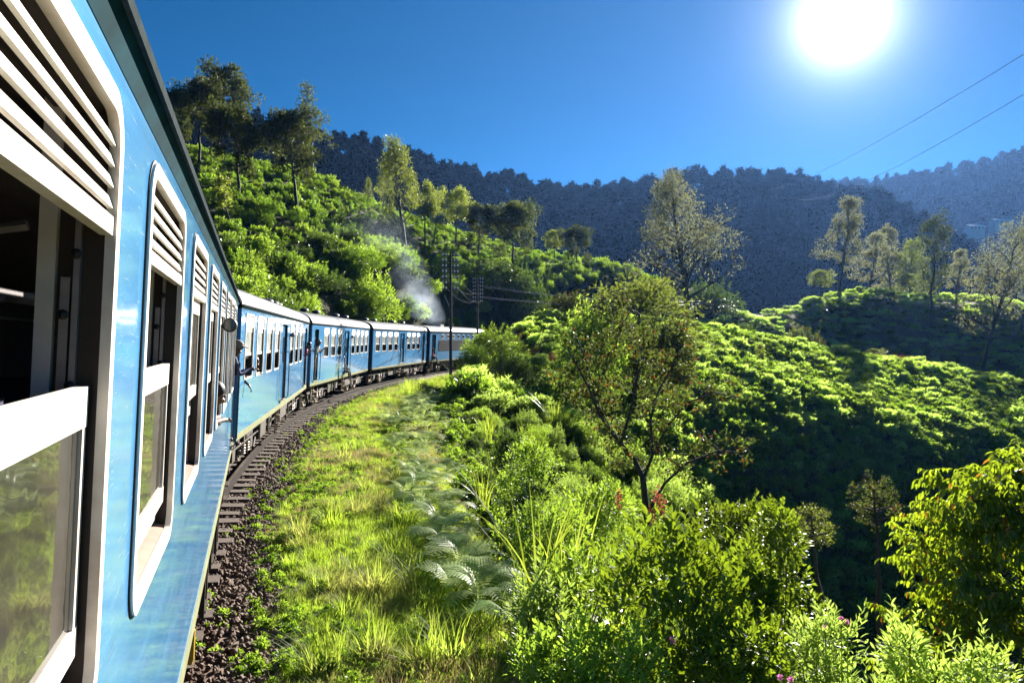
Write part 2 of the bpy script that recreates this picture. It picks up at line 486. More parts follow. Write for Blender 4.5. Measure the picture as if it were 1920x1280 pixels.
def spaced(a, b, c0, fine, coarse_max, growth=1.12):
    """coordinates from a to b, fine around c0, coarser away"""
    out = [c0]; st = fine; x = c0
    while x < b:
        if abs(x - c0) > 14: st = min(st * growth, coarse_max)
        x += st; out.append(x)
    st = fine; x = c0; lo = []
    while x > a:
        if abs(x - c0) > 14: st = min(st * growth, coarse_max)
        x -= st; lo.append(x)
    return np.array(lo[::-1] + out)

def ground_material():
    t = NT('hill_ground')
    p = t.pos()
    n1 = t.noise(0.35, 6, p, 0.65); n2 = t.noise(3.0, 5, p, 0.7)
    c = t.ramp(n1, [(0.35, (0.035, 0.045, 0.015)), (0.55, (0.055, 0.05, 0.022)), (0.7, (0.06, 0.042, 0.026))])
    c = t.mix(t.math('MULTIPLY', n2, 0.6), c, (0.03, 0.045, 0.012))
    at_ = t.new('ShaderNodeAttribute', attribute_name='turf')      # short turf on the verge
    c = t.mix(at_.outputs['Fac'], c, t.ramp(n2, [(0.3, (0.07, 0.10, 0.02)), (0.7, (0.13, 0.13, 0.04))]))
    b = t.bsdf(c, 0.95, 0, 0.1)
    t.bump(b, n2, 0.6, 0.15)
    return t.end(b)
M['ground'] = ground_material()
ground_me = grid_sheet(spaced(-1500, 1500, -1.0, 0.45, 90), spaced(-400, 1900, 14.0, 0.45, 90), 'ground', M['ground'])
gv = np.empty(len(ground_me.vertices) * 3, np.float32); ground_me.vertices.foreach_get('co', gv); gv = gv.reshape(-1, 3)
gs_, ge_ = to_track(gv[:, 0], gv[:, 1])
ta = ground_me.attributes.new('turf', 'FLOAT', 'POINT')
ta.data.foreach_set('value', (_ss(2.0, 2.9, ge_ + _hash_noise(gv[:, 0], gv[:, 1], 0.9, 11) * 0.8) * (1 - _ss(4.8, 7.0, ge_)) * _ss(-20, -10, gs_) * (1 - _ss(70, 90, gs_))).astype(np.float32))
ground = tag(obj('ground', ground_me), kind='structure')

# ---------------------------------------------------------------- mountains
def mountain(name, ridge, zr, zb, mat, back=260.0, hb=-12.0, bulge=0.12, rough=6.0, nu=150, nt=46, seed=3):
    """a mountain whose crest passes through the listed sight lines at the listed distances; real slopes before and behind the crest"""
    us = np.linspace(ridge[0][0], ridge[-1][0], nu)
    ry = np.interp(us, [r[0] for r in ridge], [r[1] for r in ridge])
    k = np.array([0.25, 0.5, 0.25]); ry[1:-1] = np.convolve(ry, k, 'valid')
    rz = np.interp(us, [r[0] for r in zr], [r[1] for r in zr]); bz = np.interp(us, [r[0] for r in zb], [r[1] for r in zb])
    rh = CAMZ - (ry - 636) / FPX * rz
    T = np.concatenate([np.linspace(0, 1, nt), 1 + np.linspace(0, 1, 14)[1:]])
    V = []
    for t in T:
        if t <= 1:
            z = bz + (rz - bz) * t
            h = hb + (rh - hb) * (t + bulge * np.sin(math.pi * t))
        else:
            z = rz + back * (t - 1); h = rh + (hb - rh) * (t - 1) ** 1.5
        x = (us - 960) / FPX * z
        edge = 1 - abs(t - 1) ** 2 if t < 1 else 0
        h = h + (_hash_noise(x, z, 0.007, seed + 5) * rough * 4 + _hash_noise(x, z, 0.016, seed) * rough * 3 + _hash_noise(x, z, 0.04, seed + 1) * rough) * (1 if t < 0.9 else 0.2)
        V.append(np.stack([x, z, h], -1))
    V = np.array(V)
    n, m = V.shape[:2]
    idx = np.arange(n * m).reshape(n, m)
    q = np.stack([idx[:-1, :-1], idx[:-1, 1:], idx[1:, 1:], idx[1:, :-1]], -1).reshape(-1, 4)
    o = tag(obj(name, np_mesh(name, V.reshape(-1, 3), q, mat, smooth=True)), kind='structure')
    return o, V
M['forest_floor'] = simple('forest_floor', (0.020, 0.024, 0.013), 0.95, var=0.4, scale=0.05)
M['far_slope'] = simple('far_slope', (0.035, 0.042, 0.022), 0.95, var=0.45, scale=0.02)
RIDGE1 = [(-250,100),(150,165),(330,222),(480,252),(560,276),(620,284),(700,302),(760,322),(850,356),(950,370),(1050,388),(1150,380),(1220,366),(1290,354),(1350,354),(1420,362),(1500,372),(1560,388),(1620,400),(1700,420),(1760,455),(1840,500),(1900,540)]
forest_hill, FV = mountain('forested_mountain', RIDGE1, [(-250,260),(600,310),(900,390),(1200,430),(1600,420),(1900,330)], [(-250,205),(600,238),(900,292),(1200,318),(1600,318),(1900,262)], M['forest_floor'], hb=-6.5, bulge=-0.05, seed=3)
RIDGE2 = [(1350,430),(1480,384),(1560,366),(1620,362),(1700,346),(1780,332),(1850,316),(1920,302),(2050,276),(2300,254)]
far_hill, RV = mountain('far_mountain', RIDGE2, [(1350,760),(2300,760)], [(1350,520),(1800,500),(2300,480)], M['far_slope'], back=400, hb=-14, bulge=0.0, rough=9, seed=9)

# ---------------------------------------------------------------- the track
CANT = R(2.6)
track = tag(empty('railway_track'), kind='structure')
def canted(s, e, h):
    """a point of the canted track: e to the right, h above the rail plane"""
    ee = e * math.cos(CANT) + h * math.sin(CANT); hh = h * math.cos(CANT) - e * math.sin(CANT)
    x, y = arc(s, ee)
    return (x, y, hh)
def strip(name, prof, s0, s1, step, mat, closed=True):
    ss = np.arange(s0, s1 + step, step); k = len(prof); vs = []
    for s in ss:
        for e, h in prof: vs.append(canted(s, e, h))
    fs = []
    for i in range(len(ss) - 1):
        for j in range(k if closed else k - 1):
            a, b = i * k + j, i * k + (j + 1) % k
            fs.append((a, b, b + k, a + k))
    return np_mesh(name, vs, np.array(fs), mat, smooth=False)
bed_prof = [(-2.6, -0.42), (-1.7, -0.22), (1.5, -0.22), (1.9, -0.285), (2.2, -0.50)]
bed_me = strip('ballast_bed', bed_prof, -8, 132, 1.5, M['stone'], closed=False)
obj('ballast_bed', bed_me, track)
G2 = 1.676 / 2
for sgn in (-1, 1):
    c = sgn * (G2 + 0.035)
    prof = [(c-0.035,0),(c+0.035,0),(c+0.035,-0.04),(c+0.009,-0.055),(c+0.009,-0.13),(c+0.065,-0.15),(c-0.065,-0.15),(c-0.009,-0.13),(c-0.009,-0.055),(c-0.035,-0.04)]
    rme = strip('rail', prof, -8, 132, 1.0, M['rust']); rme.materials.append(M['steel'])
    rme.polygons.foreach_set('material_index', [1 if i % 10 == 0 else 0 for i in range(len(rme.polygons))])
    obj('rail', rme, track)
sl_meshes = []
for k in range(5):
    b = MB(); w = 0.125 + 0.012 * (k % 3); 
    L0, L1 = 1.34 + 0.05 * ((k * 7) % 4 - 1.5) / 2, 1.36 + 0.06 * ((k * 5) % 4 - 1.5) / 2
    n = 6
    for j in range(n + 1):
        y = -L0 + (L0 + L1) * j / n
        d = [random.uniform(-0.008, 0.008) for _ in range(4)]
        b.v += [(-w + d[0], y, -0.29), (w + d[1], y, -0.29), (w + d[2], y, -0.155 + d[3]), (-w + d[0], y, -0.155 + d[1])]
    for j in range(n):
        for q in range(4):
            a, c2 = j * 4 + q, j * 4 + (q + 1) % 4
            b.f.append((a, c2, c2 + 4, a + 4))
    b.f += [(3, 2, 1, 0), (n*4, n*4+1, n*4+2, n*4+3)]
    sl_meshes.append(b.mesh('sleeper', M['wood']))
s = -2.0; k = 0
while s < 62:
    x, y = arc(s)
    o = obj('sleeper', sl_meshes[(k * 3) % 5], track, (x, y, 0), (CANT, 0, heading(s) + random.uniform(-0.025, 0.025)))
    s += 0.66 + random.uniform(-0.03, 0.03); k += 1
# ---------------------------------------------------------------- the train
# coach axes: x along the train from its near end, -y towards the valley side, z up from the rail
YW = -1.45                         # outer face of the valley-side wall
ZB, ZT = 1.015, 3.600              # lower edge of the body, top of the wall
ZS, WH, WW = 2.168, 1.35, 1.11     # window sill, window height and width
DEP = 0.125                        # depth of the window reveal

def rrect(w, h, r, n=5, inset=0.0):
    pts = []
    for cx, cz, a0 in ((w - r, r, -90), (w - r, h - r, 0), (r, h - r, 90), (r, r, 180)):
        for k in range(n + 1):
            a = R(a0 + 90 * k / n)
            pts.append((cx + (r - inset) * math.cos(a), cz + (r - inset) * math.sin(a)))
    return pts
def ring_mesh(name, w, h, r, wid, mat, y0=-0.012, y1=0.010, n=9):
    o = rrect(w, h, r, n); i = rrect(w, h, r, n, wid)
    m = MB(); k = len(o)
    m.v = [(x, y0, z) for x, z in o] + [(x, y0, z) for x, z in i] + [(x, 0.004, z) for x, z in o] + [(x, y1, z) for x, z in i]
    for a in range(k):
        b = (a + 1) % k
        m.f += [(a, b, k + b, k + a), (k + a, k + b, 3*k + b, 3*k + a), (2*k + a, 2*k + b, b, a)]
    return m.mesh(name, mat, False)

WM = {}
WM['frame'] = ring_mesh('window_frame', WW, WH, 0.12, 0.045, M['cream'])
WM['gasket'] = ring_mesh('window_gasket', WW + 0.016, WH + 0.016, 0.128, 0.03, M['rubber'], -0.004, 0.006)
b = MB(); b.box(0.045, WW - 0.045, -0.004, 0.004, -0.0135, 0.0135, Matrix.Rotation(R(-18), 4, 'X')); WM['slat'] = b.mesh('slat', M['cream'])
b = MB(); b.box(0.045, WW - 0.045, -0.006, 0.02, -0.020, 0.020); WM['bar'] = b.mesh('louvre_bar', M['cream'])
def sash_mesh(h, top=0.085, bot=0.062, side=0.032, x0=0.07, x1=WW - 0.07):
    b = MB()
    b.box(x0, x1, 0.022, 0.046, h - top, h); b.box(x0, x1, 0.022, 0.046, 0, bot)
    b.box(x0, x0 + side, 0.024, 0.044, bot, h - top); b.box(x1 - side, x1, 0.024, 0.044, bot, h - top)
    return b.mesh('sash', M['cream'])
def pane_mesh(h, top=0.085, bot=0.062, side=0.032, x0=0.07, x1=WW - 0.07):
    b = MB(); b.box(x0 + side, x1 - side, 0.032, 0.036, bot, h - top); return b.mesh('pane', M['glass'])
SH = 0.57
WM['sash'] = sash_mesh(SH); WM['pane'] = pane_mesh(SH); WM['far_pane'] = pane_mesh(SH); WM['far_pane'].materials[0] = M['pale_film']
WM['inner_sash'] = sash_mesh(SH, 0.05, 0.05, 0.03); WM['inner_pane'] = pane_mesh(SH, 0.05, 0.05, 0.03)
def jamb(x, sg):
    b = MB()       # metal runners with bolt heads on the side of the opening
    b.box(min(x, x + sg*0.02), max(x, x + sg*0.02), 0.052, 0.064, 0.05, WH - 0.26)
    b.box(min(x, x + sg*0.014), max(x, x + sg*0.014), 0.07, 0.088, 0.10, WH - 0.40)
    return b
WM['channel'] = [jamb(WW - 0.042, -1).mesh('window_channel', M['alu']), jamb(0.042, 1).mesh('window_channel', M['alu'])]
b = MB()
b.ball((0, 0, 0), (0.008, 0.011, 0.011), 8, 5)
WM['bolt'] = b.mesh('bolt', M['rubber'])
b = MB(); b.box(-0.004, 0.15, 0.100, 0.134, -0.02, WH + 0.02); WM['lining'] = b.mesh('inner_post', M['lining'])
b = MB(); b.add([(0.05, 0.012, 0.045), (WW - 0.05, 0.012, 0.045), (WW - 0.05, 0.125, 0.075), (0.05, 0.125, 0.075), (0.05, 0.012, 0.0), (WW - 0.05, 0.012, 0.0), (WW - 0.05, 0.125, 0.0), (0.05, 0.125, 0.0)],
      [(0,1,2,3),(4,7,6,5),(0,4,5,1),(2,6,7,3)]); WM['sill'] = b.mesh('sill', M['sill'])
# far windows: the louvre slats too fine to tell apart are one piece
b = MB()
for k in range(5):
    mm = Matrix.Translation((0, 0.008, WH - 0.077 - k * 0.044)) @ Matrix.Rotation(R(-38), 4, 'X')
    b.box(0.045, WW - 0.045, -0.005, 0.005, -0.017, 0.017, mm)
b.box(0.045, WW - 0.045, 0.004, 0.03, WH - 0.296, WH - 0.262)
WM['louvre'] = b.mesh('louvre_panel', M['cream'])

def window(parent, s, state, fine, z0=ZS):
    w = obj('window', WM['frame'], parent, (s, YW, z0))
    obj('gasket', WM['gasket'], w, (-0.008, 0, -0.008))
    if fine:
        for k in range(4): obj('slat', WM['slat'], w, (0, 0.004, WH - 0.098 - k * 0.045))
        obj('louvre_bar', WM['bar'], w, (0, 0, WH - 0.283))
        obj('inner_post', WM['lining'], w, (WW - 0.050, 0, 0)); obj('inner_post', WM['lining'], w, (-0.10, 0, 0)); obj('sill', WM['sill'], w)
        for ch in WM['channel']: obj('window_channel', ch, w)
        if s < 6.5:
            for z in (0.35, 0.72, 1.0):
                obj('bolt', WM['bolt'], w, (WW - 0.074, 0.058, z)); obj('bolt', WM['bolt'], w, (WW - 0.068, 0.079, z - 0.13))
    else:
        obj('louvre_panel', WM['louvre'], w)
    ztop = {'up': WH - 0.30, 'down': WH - 0.63, 'shut': WH - 0.30}[state]
    obj('sash', WM['sash'], w, (0, 0, ztop - SH)); obj('pane', WM['pane' if fine else 'far_pane'], w, (0, 0, ztop - SH))
    z2 = {'up': WH - 0.42, 'down': WH - 0.70, 'shut': WH - 0.78}[state]
    if fine or state == 'shut':
        obj('sash', WM['inner_sash'], w, (0, 0.026, z2 - SH)); obj('pane', WM['inner_pane'], w, (0, 0.026, z2 - SH))
    elif state == 'up':
        obj('pane', WM['inner_pane'], w, (0, 0.026, z2 - SH))
    return w

def wall_mesh(name, L, openings, mat, y=YW, th=0.06, z0=ZB, z1=ZT):
    """a wall with rectangular openings, its outer and inner face and the reveals between"""
    xs = sorted(set([0.0, L] + [v for o in openings for v in o[:2]]))
    zs = sorted(set([z0, z1] + [v for o in openings for v in o[2:4]]))
    hole = lambda x, z: any(o[0] < x < o[1] and o[2] < z < o[3] for o in openings)
    m = MB(); yi = y + th
    for i in range(len(xs) - 1):
        for j in range(len(zs) - 1):
            x0, x1, za, zb = xs[i], xs[i+1], zs[j], zs[j+1]
            if hole((x0+x1)/2, (za+zb)/2): continue
            m.add([(x0,y,za),(x1,y,za),(x1,y,zb),(x0,y,zb)], [(0,1,2,3)])
            m.add([(x0,yi,za),(x1,yi,za),(x1,yi,zb),(x0,yi,zb)], [(3,2,1,0)])
    nf = len(m.f)
    for x0, x1, za, zb in openings:
        m.add([(x0,y,za),(x1,y,za),(x1,y,zb),(x0,y,zb),(x0,yi,za),(x1,yi,za),(x1,yi,zb),(x0,yi,zb)],
              [(0,1,5,4),(1,2,6,5),(2,3,7,6),(3,0,4,7)])
    nf2 = len(m.f)
    for xx in (0, L): m.add([(xx,y,z0),(xx,yi,z0),(xx,yi,z1),(xx,y,z1)], [(0,1,2,3)])
    m.add([(0,y,z0),(L,y,z0),(L,yi,z0),(0,yi,z0)], [(3,2,1,0)])
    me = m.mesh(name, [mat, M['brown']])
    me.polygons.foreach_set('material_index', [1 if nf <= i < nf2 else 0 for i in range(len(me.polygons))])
    return me

def roof_mesh(L):
    m = MB(); prof = []
    zr, top = 3.662, 0.52
    n = 22
    for k in range(n + 1):
        a = math.pi * k / n
        c, s_ = math.cos(a), math.sin(a)
        prof.append((-1.468 * math.copysign(abs(c) ** 0.78, c), zr + top * abs(s_) ** 0.95))
    for xx in (-0.06, L + 0.06):
        m.v += [(xx, y, z) for y, z in prof]
    k = n + 1
    for j in range(n): m.f.append((j, j + 1, k + j + 1, k + j))
    me = m.mesh('roof', M['roof'], True, 50)
    e = MB(); e.v = [(0, y, z) for y, z in prof]; e.f.append(tuple(range(k)))
    return me, e.mesh('roof_end', M['end'])

def bogie_meshes():
    fr = MB()
    for y in (-1.12, 1.02):
        fr.box(-1.75, 1.75, y, y + 0.10, 0.62, 0.74)
        for x in (-1.2, 1.2):
            fr.box(x - 0.17, x + 0.17, y - 0.06, y + 0.12, 0.36, 0.60)        # axle box
            fr.box(x - 0.34, x - 0.26, y - 0.01, y + 0.09, 0.30, 0.66)
            fr.box(x + 0.26, x + 0.34, y - 0.01, y + 0.09, 0.30, 0.66)
            fr.tube([(x - 0.40, y + 0.02, 0.66), (x - 0.34, y + 0.02, 0.40), (x - 0.2, y + 0.02, 0.28), (x + 0.2, y + 0.02, 0.28), (x + 0.34, y + 0.02, 0.40), (x + 0.40, y + 0.02, 0.66)], 0.028, 5)
        fr.tube([(-0.62, y, 0.72), (-0.5, y, 0.44), (0.5, y, 0.44), (0.62, y, 0.72)], 0.04, 6)
        fr.box(-0.55, 0.55, y - 0.03, y + 0.13, 0.30, 0.36)
        fr.box(-0.06, 0.06, y - 0.08, y + 0.1, 0.36, 0.95)
    fr.box(-0.3, 0.3, -1.0, 1.0, 0.55, 0.9)
    for x in (-1.75, 1.65): fr.box(x, x + 0.1, -1.05, 1.05, 0.6, 0.74)
    fr.tube([(-1.9, -1.16, 0.55), (-1.62, -1.16, 0.30), (-1.62, -1.16, 0.2)], 0.03, 5)
    fr.tube([(1.9, -1.16, 0.55), (1.62, -1.16, 0.30), (1.62, -1.16, 0.2)], 0.03, 5)
    me_f = fr.mesh('bogie_frame', M['under'])
    sp = MB()
    for x in (0.0,):
        pts = [(x + 0.09 * math.cos(t), -1.17 + 0.09 * math.sin(t), 0.37 + 0.27 * t / (2 * math.pi * 4.5)) for t in np.linspace(0, 2 * math.pi * 4.5, 46)]
        sp.tube(pts, 0.021, 5)
    me_s = sp.mesh('coil_spring', M['steel'], True)
    wp = MB(); wp.lathe([(0.10, -0.07), (0.36, -0.03), (0.38, -0.066), (0.455, -0.066), (0.46, 0.04), (0.49, 0.05), (0.49, 0.075), (0.10, 0.09)], 26)
    me_w = wp.mesh('wheel', M['steel'], True, 30)
    return me_f, me_s, me_w
BF, BS, BW_ = bogie_meshes()
def bogie(parent, x):
    f = obj('bogie_frame', BF, parent, (x, 0, 0))
    obj('coil_spring', BS, f, (-0.28, 0, 0)); obj('coil_spring', BS, f, (0.28, 0, 0))
    for wx in (-1.2, 1.2):
        obj('wheel', BW_, f, (wx, -0.85, 0.46)); obj('wheel', BW_, f, (wx, 0.85, 0.46), (0, 0, math.pi))
b = MB(); b.tube([(0, 0, 0), (0, 0.9, 0)], 0.06, 8)
def ladder_mesh():
    b = MB()
    for x in (0.0, 0.42): b.box(x, x + 0.035, -0.03, 0.02, 0.28, 1.0)
    for z in (0.30, 0.54, 0.78): b.box(0.036, 0.419, -0.10, 0.03, z, z + 0.03)
    return b.mesh('step_ladder', M['steel'])
LAD = ladder_mesh()
b = MB(); b.lathe([(0.02, -0.02), (0.062, -0.015), (0.07, 0.0), (0.07, 0.10), (0.05, 0.13), (0.02, 0.14)], 18, Matrix.Rotation(R(-90), 4, 'Z'))
b.tube([(0.05, 0, 0), (0.05, 0.06, 0.0), (0.07, 0.10, -0.03)], 0.014, 6)
LAMP = b.mesh('side_lamp', M['rubber'], True, 35)
b = MB(); b.lathe([(0.01, -0.024), (0.052, -0.022)], 18, Matrix.Rotation(R(-90), 4, 'Z')); LENS = b.mesh('lamp_lens', simple('dark_lens', (0.03, 0.04, 0.04), 0.1))
VENT = MB()
VENT.box(-0.09, 0.09, -0.09, 0.09, 0, 0.08); VENT.ball((0, 0, 0.13), (0.24, 0.22, 0.10), 12, 6)
VENT = VENT.mesh('roof_vent', M['end'], True, 50)
def rail_mesh(z0, z1):
    b = MB(); b.tube([(0, 0.0, z0), (0, -0.075, z0 + 0.04), (0, -0.075, z1 - 0.04), (0, 0.0, z1)], 0.016, 6); return b.mesh('handrail', M['end'])
HR = rail_mesh(1.22, 2.62)
SEAT = MB(); SEAT.box(-0.5, 0.5, 0, 0.45, 1.62, 1.74); SEAT.box(-0.5, 0.5, 0.36, 0.45, 1.74, 2.42); SEAT.box(-0.45, 0.45, 0.1, 0.36, 1.26, 1.62)
SEAT = SEAT.mesh('seat', M['seat'])

def coach(name, label, origin, ang, L, wins, doors, fine=(), lamp=None, vents=(), van=False, group='blue passenger coaches of the train'):
    c = tag(empty(name, (origin[0], origin[1], 0), (CANT, 0, math.pi / 2 + ang)), label, 'railway coach', group)
    ops = [(s + 0.037, s + WW - 0.037, ZS + 0.037, ZS + WH - 0.037) for s, st in wins] + [(d[0], d[1], 1.22, 3.42) for d in doors]
    if van: ops += []
    obj('side_wall', wall_mesh('side_wall', L, ops, M['blue']), c)
    # dark lining behind the paint and round the reveals
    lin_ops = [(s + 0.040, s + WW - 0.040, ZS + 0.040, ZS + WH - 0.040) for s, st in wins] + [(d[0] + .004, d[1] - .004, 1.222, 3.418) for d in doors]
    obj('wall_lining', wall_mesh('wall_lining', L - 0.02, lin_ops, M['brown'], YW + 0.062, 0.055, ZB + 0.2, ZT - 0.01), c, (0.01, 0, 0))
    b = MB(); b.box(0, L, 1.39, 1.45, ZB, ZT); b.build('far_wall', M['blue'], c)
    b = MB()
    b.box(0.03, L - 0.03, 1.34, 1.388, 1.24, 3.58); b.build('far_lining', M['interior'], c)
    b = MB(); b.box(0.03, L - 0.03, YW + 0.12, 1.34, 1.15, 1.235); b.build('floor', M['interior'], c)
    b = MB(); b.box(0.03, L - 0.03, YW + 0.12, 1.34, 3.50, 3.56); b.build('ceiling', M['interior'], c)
    for xx in (0.0, L - 0.06):
        b = MB(); b.box(xx + 0.001, xx + 0.059, YW + 0.061, 1.389, ZB + 0.002, ZT - 0.002); b.build('end_wall', M['end'], c)
    rm, re_ = roof_mesh(L)
    ro = obj('roof', rm, c); obj('roof_end', re_, ro, (-0.058, 0, 0)); obj('roof_end', re_, ro, (L + 0.058, 0, 0))
    for vx in vents:
        hy = -0.25; obj('roof_vent', VENT, ro, (vx, hy, 4.165))
    # cornice: a band coloured darker than the wall, leaning out to the gutter
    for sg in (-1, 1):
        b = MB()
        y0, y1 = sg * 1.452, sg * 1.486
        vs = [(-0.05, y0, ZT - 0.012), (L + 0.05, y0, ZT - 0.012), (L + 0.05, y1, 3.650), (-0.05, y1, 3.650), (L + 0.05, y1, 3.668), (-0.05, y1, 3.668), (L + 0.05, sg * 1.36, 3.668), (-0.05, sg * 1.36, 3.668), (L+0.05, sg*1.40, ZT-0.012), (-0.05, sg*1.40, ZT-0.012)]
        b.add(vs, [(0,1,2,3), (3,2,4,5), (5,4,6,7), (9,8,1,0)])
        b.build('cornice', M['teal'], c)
    b = MB(); b.box(-0.05, L + 0.05, -1.499, -1.487, 3.640, 3.672); b.build('gutter', M['gutter'], c)
    b = MB(); b.box(-0.002, L + 0.002, YW - 0.006, YW + 0.03, ZB - 0.005, ZB + 0.12); b.build('skirt_strip', M['strip'], c)
    for sx in [d[0] - 0.35 for d in doors if d[0] > 1] + [0.004, L - 0.004]:
        b = MB(); b.box(sx - 0.004, sx + 0.004, YW - 0.003, YW + 0.001, ZB + 0.12, ZT - 0.012); b.build('seam', M['end'], c)
    # underframe
    b = MB()
    b.box(0.05, L - 0.05, -1.34, 1.34, 0.90, ZB - 0.006); b.build('underframe', M['under'], c)
    for x0, x1, zb in ((4.9, 6.1, 0.42), (6.5, 7.3, 0.5), (9.4, 11.0, 0.45)):
        b = MB(); b.box(x0, x1, -1.22, -0.45, zb, 0.899); b.build('equipment_box', M['under'], c)
    for x in (4.7, 6.3, 8.3, 8.9, 11.3):
        b = MB(); b.tube([(x, -1.25, 0.95), (x, -1.25, 0.5), (x + 0.12, -1.25, 0.42)], 0.03, 5); b.build('hanger', M['steel'], c)
    b = MB(); b.tube([(0.1, -1.18, 0.62), (L - 0.1, -1.18, 0.62)], 0.02, 5); b.build('brake_pipe', M['under'], c)
    for x in (7.7, 8.6):
        b = MB(); b.lathe([(0.02, -0.4), (0.17, -0.38), (0.17, 0.38), (0.02, 0.4)], 14, Matrix.Translation((x, -0.8, 0.70)) @ Matrix.Rotation(R(90), 4, 'Z')); b.build('air_tank', M['under'], c)
    for bx in (2.7, L - 2.7): bogie(c, bx)
    # gangway bellows and couplings at both ends
    for xx, sg in ((0.0, -1), (L, 1)):
        b = MB()
        for q in range(4):
            xa = xx + sg * 0.11 * q; xb = xx + sg * (0.11 * q + 0.112)
            b.box(min(xa, xb), max(xa, xb), -0.62 + 0.03 * (q % 2), 0.62 - 0.03 * (q % 2), 1.12, 3.42)
        b.build('gangway', M['end'], c)
        b = MB(); b.box(min(xx, xx + sg * 0.5), max(xx, xx + sg * 0.5), -0.12, 0.12, 0.78, 0.98); b.build('coupler', M['under'], c)
        for y in (-0.88, 0.88):
            b = MB(); b.lathe([(0.07, 0), (0.07, 0.36), (0.2, 0.38), (0.2, 0.42)], 12, Matrix.Translation((xx, y, 1.0 - 0.02)) @ Matrix.Rotation(R(90 if sg < 0 else -90), 4, 'Z')); b.build('buffer', M['under'], c)
    for s, st in wins: window(c, s, st, any(abs(s - f) < 0.01 for f in fine))
    for d in doors:
        d0, d1 = d[0], d[1]
        for hx in d[2]: obj('handrail', HR, c, (hx, YW - 0.002, 0))
        obj('step_ladder', LAD, c, (d0 + 0.06, YW + 0.10, 0))
        b = MB(); b.box(d0 - 0.02, d1 + 0.02, YW - 0.03, YW + 0.5, 1.165, 1.215); b.build('door_step', M['strip'], c)
        if d[3] == 'half':      # half of the folding door stands shut, with its narrow window
            b = MB(); xm = d0 + (d1 - d0) * 0.5
            b.box(xm, d1 - 0.006, YW + 0.07, YW + 0.11, 1.23, 2.30); b.box(xm, d1 - 0.006, YW + 0.07, YW + 0.11, 3.05, 3.40)
            b.box(xm, xm + 0.12, YW + 0.07, YW + 0.11, 2.30, 3.05); b.box(d1 - 0.13, d1 - 0.006, YW + 0.07, YW + 0.11, 2.30, 3.05)
            dl = b.build('door', M['blue'], c)
            b = MB(); b.box(xm + 0.12, d1 - 0.13, YW + 0.088, YW + 0.093, 2.30, 3.05); b.build('pane', M['glass'], dl)
            b = MB(); b.tube([(xm + 0.05, YW + 0.07, 2.1), (xm + 0.05, YW + 0.02, 2.1), (xm + 0.05, YW + 0.02, 2.0)], 0.012, 5); b.build('door_handle', M['alu'], dl)
        elif d[3] == 'open':    # the door leaf swung back into the lobby
            b = MB(); b.box(d1 - 0.05, d1 - 0.006, YW + 0.12, YW + 0.75, 1.24, 3.40); b.build('door', M['blue'], c)
    if lamp is not None:
        for lx in lamp:
            lo = obj('side_lamp', LAMP, c, (lx, YW - 0.075, 3.13)); obj('lamp_lens', LENS, lo)
    return c

def up(lst): return [(s, 'up') for s in lst]
S1 = -2.0
c1w = [0.76 + 1.60 * k for k in range(-1, 8)]
c1w = [s - S1 for s in c1w]
c1 = coach('coach', 'nearest blue coach, its open windows and louvres filling the left edge', (-1.778 - 0.012 * math.cos(A1) - S1 * math.sin(A1), -0.612 - 0.012 * math.sin(A1) + S1 * math.cos(A1), 0), A1, 16.0,
           [(c1w[0], 'down'), (c1w[1], 'down'), (c1w[2], 'down')] + up(c1w[3:]), [(15.15, 15.85, (15.10, 15.9), 'open')], fine=c1w, lamp=[9.62], vents=(2.5, 5, 7.5, 10, 12.5, 15.2))
def cpos(wx, wy, a): return (wx - 1.58 * math.cos(a), wy - 1.58 * math.sin(a), 0)
LAY = [0.55, 2.13, 3.70, 5.28, 9.10, 10.72, 12.32]
D2 = [(7.0, 8.3, (6.93, 8.42), 'half'), (14.5, 15.3, (14.42, 15.38), 'open')]
LAYM = [2.45, 4.05, 5.65, 9.62, 11.2, 12.78, 14.36]
D3 = [(0.55, 1.35, (0.47, 1.5), 'open'), (7.6, 8.9, (7.53, 9.02), 'half')]
a2, a3, a4, a5 = R(10.7), R(2.4), R(-5.9), R(-14.2)
C2O, C3O, C4O, C5O = cpos(-5.28, 14.5, a2), cpos(-8.37, 31.2, a3), cpos(-9.0, 48.4, a4), cpos(-7.17, 65.4, a5)
c2 = coach('coach', 'blue coach next after the nearest one, its lower windows open', C2O, a2, 16.0, up(LAY), D2, lamp=[9.0], vents=(0.5, 3, 12.6, 14.2, 15.3))
c3 = coach('coach', 'third blue coach, crossed by the slanting shadow of a telegraph pole', C3O, a3, 16.0, [(LAYM[0], 'shut'), (LAYM[1], 'shut')] + up(LAYM[2:]), D3, lamp=[9.5], vents=(3.5, 6, 11, 14))
c4 = coach('coach', 'fourth blue coach, a passenger leaning an arm out of its window', C4O, a4, 16.0, [(LAY[0], 'shut')] + up(LAY[1:]), D2, lamp=[9.0], vents=(2, 4, 9, 12))

